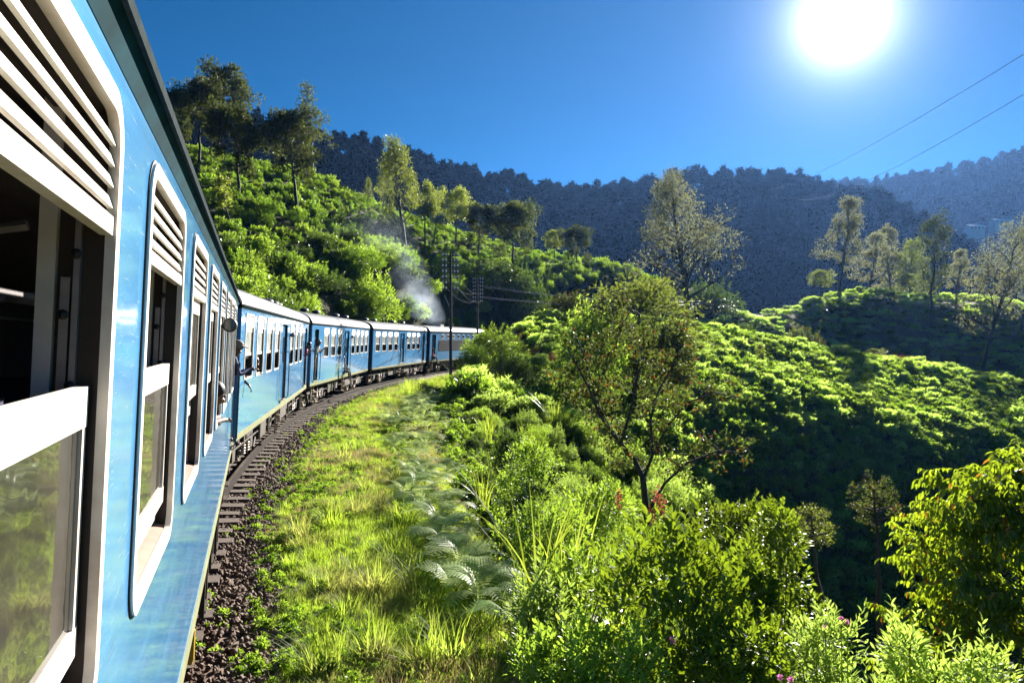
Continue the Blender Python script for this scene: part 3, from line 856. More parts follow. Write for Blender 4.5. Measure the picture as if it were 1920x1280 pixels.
# the van at the head of the visible train
van = coach('engine_van', 'blue engine van with a big dark grille behind the dark pole, farthest of the train', C5O, a5, 17.0, [], [(0.5, 1.5, (0.4, 1.6), 'open')], vents=(), group=None, van=True)
if 'group' in van: del van['group']
van['category'] = 'railway van'
b = MB(); b.box(2.2, 12.6, YW - 0.012, YW + 0.02, 1.95, 2.93); gr = b.build('radiator_grille', M['end'], van)
b = MB(); b.box(2.25, 12.55, YW - 0.03, YW - 0.014, 0, 0.015); gb = b.mesh('grille_bar', M['end'])
for k in range(22): obj('grille_bar', gb, gr, (0, 0, 1.975 + k * 0.0435))
for k in range(8):
    b = MB(); s = 2.9 + k * 1.55
    b.box(s, s + 0.62, YW - 0.02, YW + 0.02, 3.07, 3.47); b.box(s + 0.06, s + 0.56, YW - 0.023, YW - 0.018, 3.13, 3.41)
    wo = b.build('small_window', M['cream'], van)
    b = MB(); b.box(s + 0.07, s + 0.55, YW - 0.027, YW - 0.0235, 3.14, 3.40); b.build('pane', M['glass'], wo)
b = MB(); b.box(5.2, 6.1, -0.5, 0.3, 4.15, 4.36); b.build('roof_hatch', M['cream'], van)
b = MB(); b.lathe([(0.16, 0), (0.15, 0.34), (0.12, 0.35)], 14, Matrix.Translation((9.4, -0.2, 4.14)) @ Matrix.Rotation(R(90), 4, 'X')); b.build('exhaust_stack', M['under'], van)

# inside the nearest coach: seats, racks and the posts between the windows
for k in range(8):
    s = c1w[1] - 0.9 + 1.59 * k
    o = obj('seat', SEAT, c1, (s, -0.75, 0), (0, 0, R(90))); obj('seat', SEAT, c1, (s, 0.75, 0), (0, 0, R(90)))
for y in (-1.0, -0.85, 0.85, 1.0):
    b = MB(); b.tube([(0.2, y, 3.12), (14.6, y, 3.12)], 0.014, 5); b.build('rack_rail', M['alu'], c1)
for k in range(10):
    for sg in (-1, 1):
        b = MB(); b.tube([(0.8 + 1.5 * k, 1.3 * sg, 3.22), (0.8 + 1.5 * k, 0.8 * sg, 3.10)], 0.012, 5); b.build('rack_bracket', M['alu'], c1)
b = MB(); b.tube([(7.75, YW + 0.06, 1.0), (7.75, YW + 0.02, 0.92), (7.76, YW + 0.02, 0.72), (7.77, YW + 0.03, 0.68)], 0.022, 8); b.build('hose', M['yellow'], c1)
for x, z0 in ((9.6, 0.35), (10.7, 0.5), (12.0, 0.3)):
    b = MB(); b.box(x, x + 0.05, YW + 0.03, YW + 0.08, z0, 1.0); b.box(x + 0.4, x + 0.45, YW + 0.03, YW + 0.08, z0, 1.0); b.box(x + 0.051, x + 0.399, YW + 0.02, YW + 0.14, z0 + 0.03, z0 + 0.06)
    b.build('hanging_step', M['under'], c1)
# ---------------------------------------------------------------- plants
M['tea'] = leaf_mat('tea_leaf', (0.035, 0.085, 0.012), (0.075, 0.16, 0.020), (0.30, 0.50, 0.03), 0.42, 0.42, obj_var=0.38)
M['tea_young'] = leaf_mat('young_tea_leaf', (0.06, 0.11, 0.015), (0.11, 0.17, 0.025), (0.40, 0.58, 0.05), 0.45, 0.45, obj_var=0.3)
M['shrub'] = leaf_mat('shrub_leaf', (0.035, 0.080, 0.014), (0.090, 0.155, 0.024), (0.40, 0.60, 0.05), 0.45, 0.48, obj_var=0.32)
M['pale_shrub'] = leaf_mat('pale_shrub_leaf', (0.06, 0.105, 0.025), (0.12, 0.18, 0.04), (0.47, 0.66, 0.10), 0.45, 0.52)
M['hill_shrub'] = leaf_mat('hill_shrub_leaf', (0.07, 0.12, 0.018), (0.12, 0.18, 0.032), (0.62, 0.86, 0.14), 0.5, 0.60, obj_var=0.38)
M['olive'] = leaf_mat('olive_leaf', (0.032, 0.044, 0.012), (0.065, 0.08, 0.02), (0.24, 0.30, 0.04), 0.6, 0.40, 0.12)
M['dark_shrub'] = leaf_mat('dark_shrub_leaf', (0.016, 0.040, 0.012), (0.040, 0.075, 0.018), (0.16, 0.26, 0.03), 0.36, 0.32)
M['glossy'] = leaf_mat('glossy_leaf', (0.030, 0.075, 0.012), (0.070, 0.13, 0.016), (0.34, 0.48, 0.02), 0.34, 0.38, 0.35)
M['drooping'] = leaf_mat('drooping_leaf', (0.022, 0.065, 0.012), (0.06, 0.12, 0.016), (0.46, 0.62, 0.02), 0.28, 0.42, 0.55, extra=(0.24, 0.11, 0.012), extra_amt=0.05)
M['reddish'] = leaf_mat('reddish_leaf', (0.035, 0.045, 0.014), (0.085, 0.07, 0.022), (0.17, 0.22, 0.035), 0.55, 0.34, 0.15, extra=(0.20, 0.06, 0.015), extra_amt=0.05)
M['tree_dark'] = leaf_mat('dark_tree_leaf', (0.020, 0.026, 0.010), (0.048, 0.05, 0.016), (0.15, 0.19, 0.03), 0.6, 0.3, 0.12)
M['tree_light'] = leaf_mat('light_tree_leaf', (0.045, 0.075, 0.016), (0.09, 0.13, 0.03), (0.38, 0.46, 0.06), 0.45, 0.42)
M['tree_airy'] = leaf_mat('silvery_tree_leaf', (0.055, 0.062, 0.035), (0.11, 0.11, 0.06), (0.32, 0.34, 0.15), 0.6, 0.42, 0.12)
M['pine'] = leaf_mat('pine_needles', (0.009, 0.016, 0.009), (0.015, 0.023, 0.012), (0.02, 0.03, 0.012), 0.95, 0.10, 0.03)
M['grass'] = leaf_mat('grass_blade', (0.055, 0.105, 0.014), (0.11, 0.17, 0.025), (0.54, 0.74, 0.06), 0.6, 0.52, 0.12, patch=((0.17, 0.18, 0.04), 0.55))
M['dry'] = leaf_mat('dry_grass_blade', (0.15, 0.10, 0.05), (0.26, 0.18, 0.09), (0.5, 0.36, 0.16), 0.6, 0.4)
M['red_grass'] = leaf_mat('reddish_grass_blade', (0.13, 0.06, 0.035), (0.22, 0.11, 0.06), (0.45, 0.2, 0.1), 0.6, 0.4)
M['reed'] = leaf_mat('reed_blade', (0.06, 0.12, 0.015), (0.11, 0.18, 0.025), (0.48, 0.60, 0.05), 0.36, 0.45)
M['fern'] = leaf_mat('fern_frond', (0.13, 0.21, 0.05), (0.24, 0.31, 0.12), (0.68, 0.84, 0.26), 0.45, 0.42, 0.25)
M['red_flower'] = leaf_mat('red_flower', (0.18, 0.03, 0.025), (0.28, 0.07, 0.05), (0.42, 0.10, 0.07), 0.5, 0.4)
M['pink_flower'] = leaf_mat('pink_flower', (0.45, 0.08, 0.28), (0.6, 0.2, 0.42), (0.8, 0.3, 0.6), 0.5, 0.4)

def rand_dirs(n, r):
    v = r.normal(size=(n, 3)); return v / np.linalg.norm(v, axis=1, keepdims=True)
def norm(v): return v / (np.linalg.norm(v, axis=-1, keepdims=True) + 1e-9)
def leaves(P, D, L, W, r, fold=0.25, roll=None, shape='diamond', curl=0.15):
    """folded leaves with stalk ends P, along D, lengths L, half widths W -> verts, quads or tris"""
    n = len(P); D = norm(D)
    L = np.broadcast_to(np.asarray(L, float), (n,))[:, None]; W = np.broadcast_to(np.asarray(W, float), (n,))[:, None]
    up = np.tile([0, 0, 1.0], (n, 1)) + r.normal(size=(n, 3)) * (0.6 if roll is None else roll)
    S = norm(np.cross(D, up)); N = np.cross(S, D)
    if shape == 'diamond':
        V = np.stack([P, P + D*L*0.45 + S*W + N*W*fold, P + D*L - N*L*curl, P + D*L*0.45 - S*W + N*W*fold], 1)
        b = np.arange(n)[:, None] * 4
        F = np.concatenate([b + np.array([0, 1, 2]), b + np.array([0, 2, 3])])
    else:   # six-point leaf
        V = np.stack([P, P + D*L*0.25 + S*W*0.8 + N*W*fold, P + D*L*0.62 + S*W*0.85 + N*(W*fold - L*curl*0.3), P + D*L - N*L*curl,
                      P + D*L*0.62 - S*W*0.85 + N*(W*fold - L*curl*0.3), P + D*L*0.25 - S*W*0.8 + N*W*fold, P + D*L*0.6 - N*L*curl*0.25], 1)
        b = np.arange(n)[:, None] * 7
        F = np.concatenate([b + np.array(t) for t in ([0,1,6],[1,2,6],[2,3,6],[3,4,6],[4,5,6],[5,0,6])])
    return V.reshape(-1, 3), F
def clump_points(C, Rr, n, r, hollow=0.55, squash=0.8):
    """points in ellipsoid clumps with centres C and radii Rr; also their outward direction"""
    C = np.asarray(C, float); Rr = np.asarray(Rr, float)
    p = Rr ** 2; k = r.choice(len(C), n, p=p / p.sum())
    d = rand_dirs(n, r); q = (hollow + (1 - hollow) * r.random(n)) ** 0.6
    return C[k] + d * np.array([1, 1, squash]) * (Rr[k] * q)[:, None], d
def bush_mesh(name, mat, seed, n=600, size=0.16, lobes=9, shape='diamond', flat=0.7, aspect=0.42, upward=0.4, droop=0.0, sprigs=0, width=1.0, top=1.0):
    """a shrub about 2 m across and 1.4 m tall (radius 1): lobes of leaves, with sprigs standing out"""
    r = np.random.default_rng(seed)
    a = r.random(lobes) * 2 * np.pi; rad = np.sqrt(r.random(lobes)) * 0.68 * width
    C = np.stack([rad * np.cos(a), rad * np.sin(a), 0.35 + 0.75 * top * (1 - (rad / width) ** 2) * (0.55 + 0.45 * r.random(lobes))], 1)
    Rr = 0.26 + 0.24 * r.random(lobes)
    P, d = clump_points(C, Rr, n, r, 0.45, flat)
    P[:, 2] = np.maximum(P[:, 2], 0.02 + 0.05 * r.random(n))
    D = d + r.normal(size=(n, 3)) * 0.5 + np.array([0, 0, upward - droop])
    Ls = size * (0.7 + 0.6 * r.random(n))
    V, F = leaves(P, D, Ls, Ls * aspect * 0.5, r, shape=shape)
    if sprigs:
        PP, DD = [], []
        for i in range(sprigs):
            k = r.integers(lobes); ang = r.random() * 2 * np.pi; tilt = 0.15 + 0.5 * r.random()
            ax = np.array([math.cos(ang) * tilt, math.sin(ang) * tilt, 1.0]); ax /= np.linalg.norm(ax)
            base = C[k] + ax * Rr[k] * 0.6; ln = 0.28 + 0.35 * r.random()
            m = 14
            for j in range(m):
                t = j / m; sd = j * 2.4
                side = np.array([math.cos(sd), math.sin(sd), 0.5 - t * 0.2])
                PP.append(base + ax * ln * t); DD.append(side + ax * (0.3 + t))
        PP, DD = np.array(PP), np.array(DD)
        l2 = size * (0.75 + 0.4 * r.random(len(PP)))
        V2, F2 = leaves(PP, DD, l2, l2 * aspect * 0.5, r, shape=shape)
        F = np.concatenate([F, F2 + len(V)]); V = np.concatenate([V, V2])
    return np_mesh(name, V, F, mat)

def limb(mb, p0, d, ln, r0, r1, r, n=5, wob=0.12, up=0.1):
    pts = [np.array(p0, float)]; d = np.array(d, float); d /= np.linalg.norm(d)
    for i in range(n):
        d = d + r.normal(size=3) * wob + np.array([0, 0, up]); d /= np.linalg.norm(d)
        pts.append(pts[-1] + d * ln / n)
    mb.tube(pts, list(np.linspace(r0, r1, n + 1)), 6 if r0 > 0.03 else 4, cap=False)
    return pts, d
def tree_meshes(kind, seed, leafmat, barkmat='bark', n=3200, leaf=0.024, sparse=1.0):
    """a tree one unit tall (scaled when placed): trunk with limbs, and a crown of leaf clumps carried by the limbs"""
    r = np.random.default_rng(seed); tb = MB()
    K = {'round': dict(clear=0.40, spread=0.27, nb=20, lift=0.45, prof=lambda t: 0.32 + 0.75 * math.sin(math.pi * (0.12 + 0.86 * t))),
         'airy': dict(clear=0.26, spread=0.25, nb=30, lift=0.75, prof=lambda t: 1.0 - 0.78 * t),
         'slim': dict(clear=0.34, spread=0.13, nb=22, lift=1.0, prof=lambda t: 0.55 + 0.5 * math.sin(math.pi * t)),
         'spread': dict(clear=0.22, spread=0.34, nb=26, lift=0.9, prof=lambda t: 0.95 - 0.62 * t),
         'cone': dict(clear=0.02, spread=0.36, nb=70, lift=0.25, prof=lambda t: 1.05 - 0.9 * t ** 1.3),
         'sapling': dict(clear=0.3, spread=0.22, nb=12, lift=1.2, prof=lambda t: 0.9 - 0.4 * t),
         'tuft': dict(clear=0.80, spread=0.085, nb=16, lift=0.5, prof=lambda t: 0.6 + 0.5 * math.sin(math.pi * (0.14 + 0.8 * t))),
         'branchy': dict(clear=0.16, spread=0.42, nb=24, lift=1.1, prof=lambda t: 0.8 + 0.3 * math.sin(math.pi * t))}[kind]
    top = 0.97 if kind in ('airy', 'slim', 'cone', 'sapling', 'spread', 'tuft') else 0.86
    pts = [np.array([0, 0, -0.06])]; m = 9; lean = r.normal(size=2) * 0.012
    for i in range(1, m + 1):
        t = i / m
        pts.append(np.array([lean[0] * i + r.normal() * 0.007, lean[1] * i + r.normal() * 0.007, top * t]))
    r0 = 0.020 if kind not in ('slim', 'sapling') else 0.014
    if kind == 'branchy': r0 = 0.026
    tb.tube(pts, list(r0 * (1 - np.linspace(0, 0.85, m + 1)) + 0.001), 8, cap=False)
    tb.tube([pts[0] + np.array([0, 0, -0.03]), pts[0] + np.array([0, 0, 0.035])], [r0 * 1.7, r0 * 1.05], 8, cap=False)
    C, Rr = [], []
    for i in range(K['nb']):
        t = (i + r.random()) / K['nb']; h = K['clear'] + (top - K['clear']) * t
        base = np.array([np.interp(h, [p[2] for p in pts], [p[c] for p in pts]) for c in range(3)])
        a = i * 2.4 + r.random() * 0.9
        d = np.array([math.cos(a), math.sin(a), K['lift'] * (0.5 + 0.6 * r.random())])
        ln = K['spread'] * K['prof'](t) * (0.75 + 0.5 * r.random()) * (1.1 if d[2] < 1 else 1.25)
        rb = max(0.0022, r0 * 0.42 * (1 - t * 0.6))
        bp, dd = limb(tb, base, d, ln, rb, 0.0012, r, 5, 0.14, 0.04)
        C.append(bp[-1]); Rr.append(0.055 + 0.04 * r.random())
        C.append(bp[-2]); Rr.append(0.045 + 0.03 * r.random())
        for q in range(3 if kind in ('round', 'spread', 'branchy', 'cone') else 2):
            j = r.integers(2, 5); sd = dd + r.normal(size=3) * 0.8
            sp, _ = limb(tb, bp[j], sd, ln * (0.3 + 0.3 * r.random()), rb * 0.5, 0.001, r, 3, 0.15, 0.05)
            C.append(sp[-1]); Rr.append(0.05 + 0.04 * r.random())
    C.append(pts[-1]); Rr.append(0.055)
    C, Rr = np.array(C), np.array(Rr)
    if kind == 'round': Rr *= 1.2
    if kind in ('airy', 'slim'): Rr *= 0.85
    if kind == 'branchy': Rr *= 0.9
    if kind == 'tuft': Rr *= 0.42
    Rr *= sparse
    P, d = clump_points(C, Rr, n, r, 0.25, 0.75)
    dr = 0.0 if kind != 'cone' else -0.9
    D = d * 0.8 + r.normal(size=(n, 3)) * 0.7 + np.array([0, 0, 0.25 + dr])
    Ls = leaf * (0.7 + 0.6 * r.random(n))
    V, F = leaves(P, D, Ls, Ls * 0.24, r)
    return tb.mesh('trunk', M[barkmat], True), np_mesh('crown', V, F, M[leafmat])
def place_tree(name, label, cat, meshes, x, y, height, rot, group=None, wide=1.0, base=None):
    z = H1(x, y) - 0.05 if base is None else base
    t = tag(empty(name, (x, y, z), (0, 0, rot)), label, cat, group)
    t.scale = (height * wide, height * wide, height)
    obj('trunk', meshes[0], t); obj('crown', meshes[1], t)
    return t

# geometry nodes: points that carry copies of the plants already standing
def scatter(name, sources, pts, rotz, scl, pick, tilt=None, kind='stuff'):
    n = len(pts)
    me = bpy.data.meshes.new(name); me.vertices.add(n)
    me.vertices.foreach_set('co', np.asarray(pts, np.float32).ravel())
    a = me.attributes.new('rot', 'FLOAT_VECTOR', 'POINT')
    rv = np.zeros((n, 3), np.float32); rv[:, 2] = rotz
    if tilt is not None: rv[:, :2] = tilt
    a.data.foreach_set('vector', rv.ravel())
    a = me.attributes.new('scl', 'FLOAT_VECTOR', 'POINT')
    scl = np.asarray(scl, np.float32)
    if scl.ndim == 1: scl = np.repeat(scl[:, None], 3, 1)
    a.data.foreach_set('vector', scl.ravel())
    a = me.attributes.new('pick', 'INT', 'POINT'); a.data.foreach_set('value', np.asarray(pick, np.int32))
    o = tag(obj(name, me), kind=kind)
    ng = bpy.data.node_groups.new(name + '_points', 'GeometryNodeTree')
    ng.interface.new_socket('Geometry', in_out='INPUT', socket_type='NodeSocketGeometry')
    ng.interface.new_socket('Geometry', in_out='OUTPUT', socket_type='NodeSocketGeometry')
    nn, ll = ng.nodes, ng.links
    gi, go = nn.new('NodeGroupInput'), nn.new('NodeGroupOutput')
    jo = nn.new('GeometryNodeJoinGeometry')
    for so in reversed(sources):
        oi = nn.new('GeometryNodeObjectInfo'); oi.transform_space = 'ORIGINAL'
        oi.inputs['Object'].default_value = so; oi.inputs['As Instance'].default_value = True
        ll.new(oi.outputs['Geometry'], jo.inputs[0])
    ip = nn.new('GeometryNodeInstanceOnPoints')
    ll.new(gi.outputs[0], ip.inputs['Points']); ll.new(jo.outputs[0], ip.inputs['Instance'])
    ip.inputs['Pick Instance'].default_value = True
    for nm, dt, sk in (('rot', 'FLOAT_VECTOR', 'Rotation'), ('scl', 'FLOAT_VECTOR', 'Scale'), ('pick', 'INT', 'Instance Index')):
        na = nn.new('GeometryNodeInputNamedAttribute'); na.data_type = dt; na.inputs[0].default_value = nm
        ll.new(na.outputs[0], ip.inputs[sk])
    ll.new(ip.outputs[0], go.inputs[0])
    md = o.modifiers.new('plants', 'NODES'); md.node_group = ng
    return o

def jitter_grid(x0, x1, y0, y1, step, r):
    xs = np.arange(x0, x1, step); ys = np.arange(y0, y1, step)
    X, Y = np.meshgrid(xs, ys); n = X.size
    return X.ravel() + r.uniform(-.45, .45, n) * step, Y.ravel() + r.uniform(-.45, .45, n) * step
def uv_of(x, y, z): return 960 + FPX * x / y, 636 - FPX * (z - CAMZ) / y

def grow(name, label, cat, group, meshes, x, y, sc, n_things, stuff_name, r, hs=None, sink=0.06, weights=None, zone=None):
    """the n_things plants that show largest become objects; the rest go into one mass of plants"""
    z = H(x, y) - sink * sc
    size = sc / np.maximum(y, 1)
    order = np.argsort(-size)
    pick = r.integers(0, len(meshes), len(x)) if weights is None else r.choice(len(meshes), len(x), p=weights); rz = r.random(len(x)) * 6.283
    if zone is not None:      # neighbours are mostly of one kind, so that the cover changes in patches
        zk = np.floor((zone + 0.5) * 1.999 * len(meshes)).astype(int) % len(meshes); keepz = r.random(len(x)) < 0.55; pick = np.where(keepz, zk, pick)
    if hs is None: hs = np.ones(len(x))
    made = {}
    for i in order[:n_things]:
        o = obj(name, meshes[pick[i]], None, (x[i], y[i], z[i]), (0, 0, rz[i]), (sc[i], sc[i], sc[i] * hs[i]))
        tag(o, label, cat, group); made.setdefault(pick[i], o)
    for k in range(len(meshes)):
        if k not in made: pass
    rest = order[n_things:]
    keys = sorted(made)
    if len(rest) and keys:
        remap = np.array([keys.index(p) if p in made else 0 for p in pick])
        scatter(stuff_name, [made[k] for k in keys], np.stack([x, y, z], 1)[rest], rz[rest], np.stack([sc, sc, sc * hs], 1)[rest], remap[rest])
    return made

# -- tea on the hillside above the line
r1 = np.random.default_rng(21)
TEA = [bush_mesh('tea_bush', M['tea' if k < 4 else 'tea_young'], 100 + k, n=480, size=0.22, lobes=9, flat=0.6, upward=0.8, aspect=0.5, top=0.8, sprigs=6 + 4 * k) for k in range(5)]
x, y = jitter_grid(-75, 60, 34, 150, 1.25, r1)
s, e = to_track(x, y); z = H(x, y)
row = _hash_noise(x, y, 0.12, 8)
path = np.abs(np.mod(z * 0.27 + _hash_noise(x, y, 0.05, 16) * 1.4, 1.0) - 0.5)      # picking paths along the contour
keep = (e < -7) & (z > 3.0) & (path < 0.455) & (r1.random(len(x)) < 0.92) & (_hash_noise(x, y, 0.16, 17) > -0.40)
x, y, z = x[keep], y[keep], z[keep]
ok = seen(x, y, z + 0.8)
x, y = x[ok], y[ok]
sc = 0.46 + 0.58 * r1.random(len(x)) ** 1.7
print('tea', len(x))
grow('tea_bush', 'low rounded tea bush in the sunlit plantation on the slope above the train', 'tea bush', 'tea bushes on the hillside above the train', TEA, x, y, sc, 290, 'tea_plantation', r1, zone=_hash_noise(x, y, 0.08, 43), hs=0.7 + 0.5 * r1.random(len(x)))

x, y = jitter_grid(-70, 55, 38, 140, 6.5, r1)            # wild bushes left standing among the tea
s, e = to_track(x, y); z = H(x, y); keep = (e < -8) & (z > 3.5) & (r1.random(len(x)) < 0.6); x, y, z = x[keep], y[keep], z[keep]
ok = seen(x, y, z + 1.2); x, y = x[ok], y[ok]
WILD = [bush_mesh('wild_bush', M[m], 180 + k, n=900, size=0.17, lobes=12, flat=0.9, upward=0.5, aspect=0.4, sprigs=26, top=1.5) for k, m in enumerate(['shrub', 'dark_shrub', 'olive'])]
grow('wild_bush', 'taller loose bush growing wild among the low tea bushes', 'bush', 'wild bushes among the tea', WILD, x, y, 0.42 + 0.36 * r1.random(len(x)), 250, 'wild_growth', r1)

# -- shrubs over the valley side: the slope below the line, the spur across the gully and the knoll beyond
r2 = np.random.default_rng(22)
SPEC = [('shrub', 0.42, 18, 1.0), ('pale_shrub', 0.40, 22, 1.1), ('shrub', 0.36, 14, 0.9), ('dark_shrub', 0.5, 6, 0.9), ('pale_shrub', 0.32, 26, 1.2)]
SHR = [bush_mesh('shrub', M['dark_shrub' if m == 'dark_shrub' else 'hill_shrub'], 200 + k, n=300, size=0.22 + 0.03 * (k % 3), lobes=11, flat=0.8, upward=0.8, aspect=asp, sprigs=spr + 14, top=tp) for k, (m, asp, spr, tp) in enumerate(SPEC)]
SHRN = [bush_mesh('slope_shrub', M[m], 220 + k, n=2600, size=0.115, lobes=13, flat=0.8, upward=0.45, aspect=asp, sprigs=spr * 2, top=tp) for k, (m, asp, spr, tp) in enumerate(SPEC)]
xa, ya = jitter_grid(-8, 60, 34, 104, 1.2, r2)           # spur
xb, yb = jitter_grid(10, 125, 104, 176, 1.9, r2)         # knoll
x = np.r_[xa, xb]; y = np.r_[ya, yb]
scz = np.r_[0.6 + 0.55 * r2.random(len(xa)) ** 1.4, 0.9 + 0.9 * r2.random(len(xb)) ** 1.4]
s, e = to_track(x, y); z = H(x, y)
edge = 6.0 + 0.8 * _ss(10, 35, s)
keep = (e > edge + 0.7) & (r2.random(len(x)) < 0.95)
x, y, z, scz = x[keep], y[keep], z[keep], scz[keep]
ok = seen(x, y, z + scz * 1.0)
x, y, scz = x[ok], y[ok], scz[ok]
print('shrubs', len(x))
grow('shrub', 'leafy shrub of the sunlit scrub on the spur and knoll across the gully', 'shrub', 'shrubs on the spur and the knoll', SHR, x, y, scz, 285, 'shrubbery', r2, zone=_hash_noise(x, y, 0.10, 41), hs=(0.42 + 0.45 * r2.random(len(x))) * np.where(y > 104, 0.7, 1.0), weights=[.32, .24, .22, .06, .16])
x, y = jitter_grid(-8, 26, 10, 36, 1.0, r2)              # the slope below the line
s, e = to_track(x, y); z = H(x, y); scz = 0.42 + 0.55 * r2.random(len(x)) ** 1.4
uu, vv = uv_of(x, y, z + 0.8)
scz *= 0.5 + 0.5 * _ss(6.5, 12, e)
keep = (e > 6.7 + 0.8 * _ss(10, 35, s)) & (r2.random(len(x)) < 0.88) & (z > -6.5) & ~((uu > 1440) & (vv > 860))
x, y, z, scz = x[keep], y[keep], z[keep], scz[keep]
ok = seen(x, y, z + scz * 1.0)
x, y, scz = x[ok], y[ok], scz[ok]
print('slope shrubs', len(x))
grow('slope_shrub', 'fine leaved shrub of the growth on the slope between ferns and gully', 'shrub', 'shrubs on the slope below the line', SHRN, x, y, scz, 280, 'slope_growth', r2, zone=_hash_noise(x, y, 0.22, 42), hs=0.7 + 0.5 * r2.random(len(x)), weights=[.32, .10, .24, .26, .08])

# -- growth on the cutting's bank behind the train
x, y = jitter_grid(-24, 40, 30, 135, 1.5, r2)
s, e = to_track(x, y); z = H(x, y); keep = (e < -3.6) & (e > -11) & (r2.random(len(x)) < 0.95); x, y, z = x[keep], y[keep], z[keep]
ok = seen(x, y, z + 1.5, 1.2); x, y = x[ok], y[ok]
BNK = [bush_mesh('bank_shrub', M[m], 240 + k, n=1100, size=0.17, lobes=13, flat=0.9, upward=0.4, aspect=0.42, sprigs=18, top=1.3) for k, m in enumerate(['shrub', 'dark_shrub', 'tea'])]
print('bank', len(x))
grow('bank_shrub', 'dense shrub hanging on the steep bank behind the train', 'shrub', 'shrubs on the bank behind the train', BNK, x, y, 0.8 + 0.6 * r2.random(len(x)), 200, 'bank_growth', r2, weights=[.4, .4, .2])
# -- grass on the verge
r3 = np.random.default_rng(23)
def tuft_mesh(name, mat, seed, nb, h, w, spread, bend, seg=3):
    r = np.random.default_rng(seed); V = []; F = []
    for i in range(nb):
        a = r.random() * 6.283; rad = spread * math.sqrt(r.random())
        p = np.array([rad * math.cos(a), rad * math.sin(a), 0.0])
        a2 = a + r.normal() * 0.8; out = np.array([math.cos(a2), math.sin(a2), 0]); side = np.array([-out[1], out[0], 0])
        hh = h * (0.55 + 0.6 * r.random()); bb = bend * (0.3 + r.random()); o = len(V)
        for j in range(seg + 1):
            t = j / seg; c = p + np.array([0, 0, hh * t * (1 - 0.25 * bb * t)]) + out * hh * bb * t ** 1.8
            ww = w * (1 - t ** 1.6) * (0.8 + 0.4 * r.random()) + w * 0.03
            V += [c - side * ww, c + side * ww]
        for j in range(seg):
            q = o + 2 * j; F.append((q, q + 1, q + 3, q + 2))
    return np_mesh(name, np.array(V), np.array(F), mat)
GR = [tuft_mesh('grass_tuft', M['grass'], 300 + k, 40, 0.13 + 0.035 * k, 0.0042, 0.10, 0.6) for k in range(3)]
GR.append(tuft_mesh('grass_tuft', M['dry'], 310, 26, 0.20, 0.003, 0.09, 0.6))
BIG = tuft_mesh('grass_clump', M['grass'], 320, 90, 0.42, 0.007, 0.14, 0.8, 4)
WEED = [bush_mesh('weed', M[('shrub', 'tea', 'dark_shrub')[k]], 330 + k, n=130, size=0.34, lobes=5, upward=0.6, aspect=0.5) for k in range(3)]
# a few clumps that can be told apart stand as things of their own
clumps = [(745,905,'arching clump of yellow green grass among the ferns on the verge'),(600,1262,'bright grass clump at the foot of the photograph beside the ballast'),(850,1240,'long bladed grass clump at the lower edge of the verge'),
          (700,1235,'wide grass clump on the near verge'),(960,1150,'dark green grass clump where the near verge drops away'),(560,1010,'low grass clump at the middle of the verge')]
cl0 = None
for u, v, lab in clumps:
    zz = (CAMZ + 0.5) * FPX / (v - 636)
    for _ in range(6):
        x0 = (u - 960) / FPX * zz; zz = (CAMZ - H1(x0, zz)) * FPX / (v - 636)
    o = tag(obj('grass_clump', BIG, None, (x0, zz, H1(x0, zz) - 0.02), (0, 0, random.random() * 6), (1.25,) * 3), lab, 'grass clump', 'grass clumps on the verge')
    cl0 = cl0 or o
gsrc = []
for k, m in enumerate(GR):
    x0, y0 = arc(9 + 1.5 * k, 3.0 + 0.3 * k)
    gsrc.append(tag(obj('grass_tuft', m, None, (x0, y0, H1(x0, y0))), kind='stuff'))
wsrc = []
for k, m in enumerate(WEED):
    x0, y0 = arc(10 + 3 * k, 2.6); wsrc.append(tag(obj('weeds', m, None, (x0, y0, H1(x0, y0) - 0.01), scale=(0.14,) * 3), kind='stuff'))
def verge_points(n, e0, e1, s0, s1, near=1.6):
    s = s0 + (s1 - s0) * r3.random(n) ** near; e = e0 + (e1 - e0) * r3.random(n)
    th = TH0 - (s - 6.0) / TR
    return CX + (TR - e) * np.cos(th), CY + (TR - e) * np.sin(th), s, e
x, y, s, e = verge_points(42000, 1.6, 7.2, 2.5, 78, 1.8)
dens = _ss(1.6, 2.25, e + _hash_noise(x, y, 0.9, 11) * 0.9 + 0.5 * _ss(14, 26, s))
bare = _hash_noise(x, y, 0.7, 12) + 0.5
k = (r3.random(len(x)) < 0.12 + 0.95 * dens) & ((bare > 0.28) | (r3.random(len(x)) < 0.55))
x, y, s, e = x[k], y[k], s[k], e[k]
z = H(x, y); ok = seen(x, y, z + 0.2); x, y, z, s, e = x[ok], y[ok], z[ok], s[ok], e[ok]
lush = _hash_noise(x, y, 0.45, 13) + 0.5
sc = (0.55 + 0.6 * r3.random(len(x))) * (0.65 + 0.75 * lush) * (0.6 + 0.5 * _ss(2.0, 3.6, e)) * (1 + 0.5 * _ss(20, 45, y)) * (1 - 0.6 * _ss(4.0, 4.6, e) * _ss(9, 12, y)) * (1 + 0.3 * _ss(9, 5, y))
dryp = np.clip(_hash_noise(x, y, 0.5, 14) * 1.2 + 0.02, 0.01, 0.45)
pick = np.where(r3.random(len(x)) < dryp, 3, r3.integers(0, 3, len(x)))
print('grass', len(x))
scatter('grass', gsrc + [cl0], np.stack([x, y, z - 0.01], 1), r3.random(len(x)) * 6.28, sc, np.where(r3.random(len(x)) < 0.012, 4, pick), r3.normal(size=(len(x), 2)) * 0.15)
x, y, s, e = verge_points(6400, 1.15, 5.0, 2.5, 60)
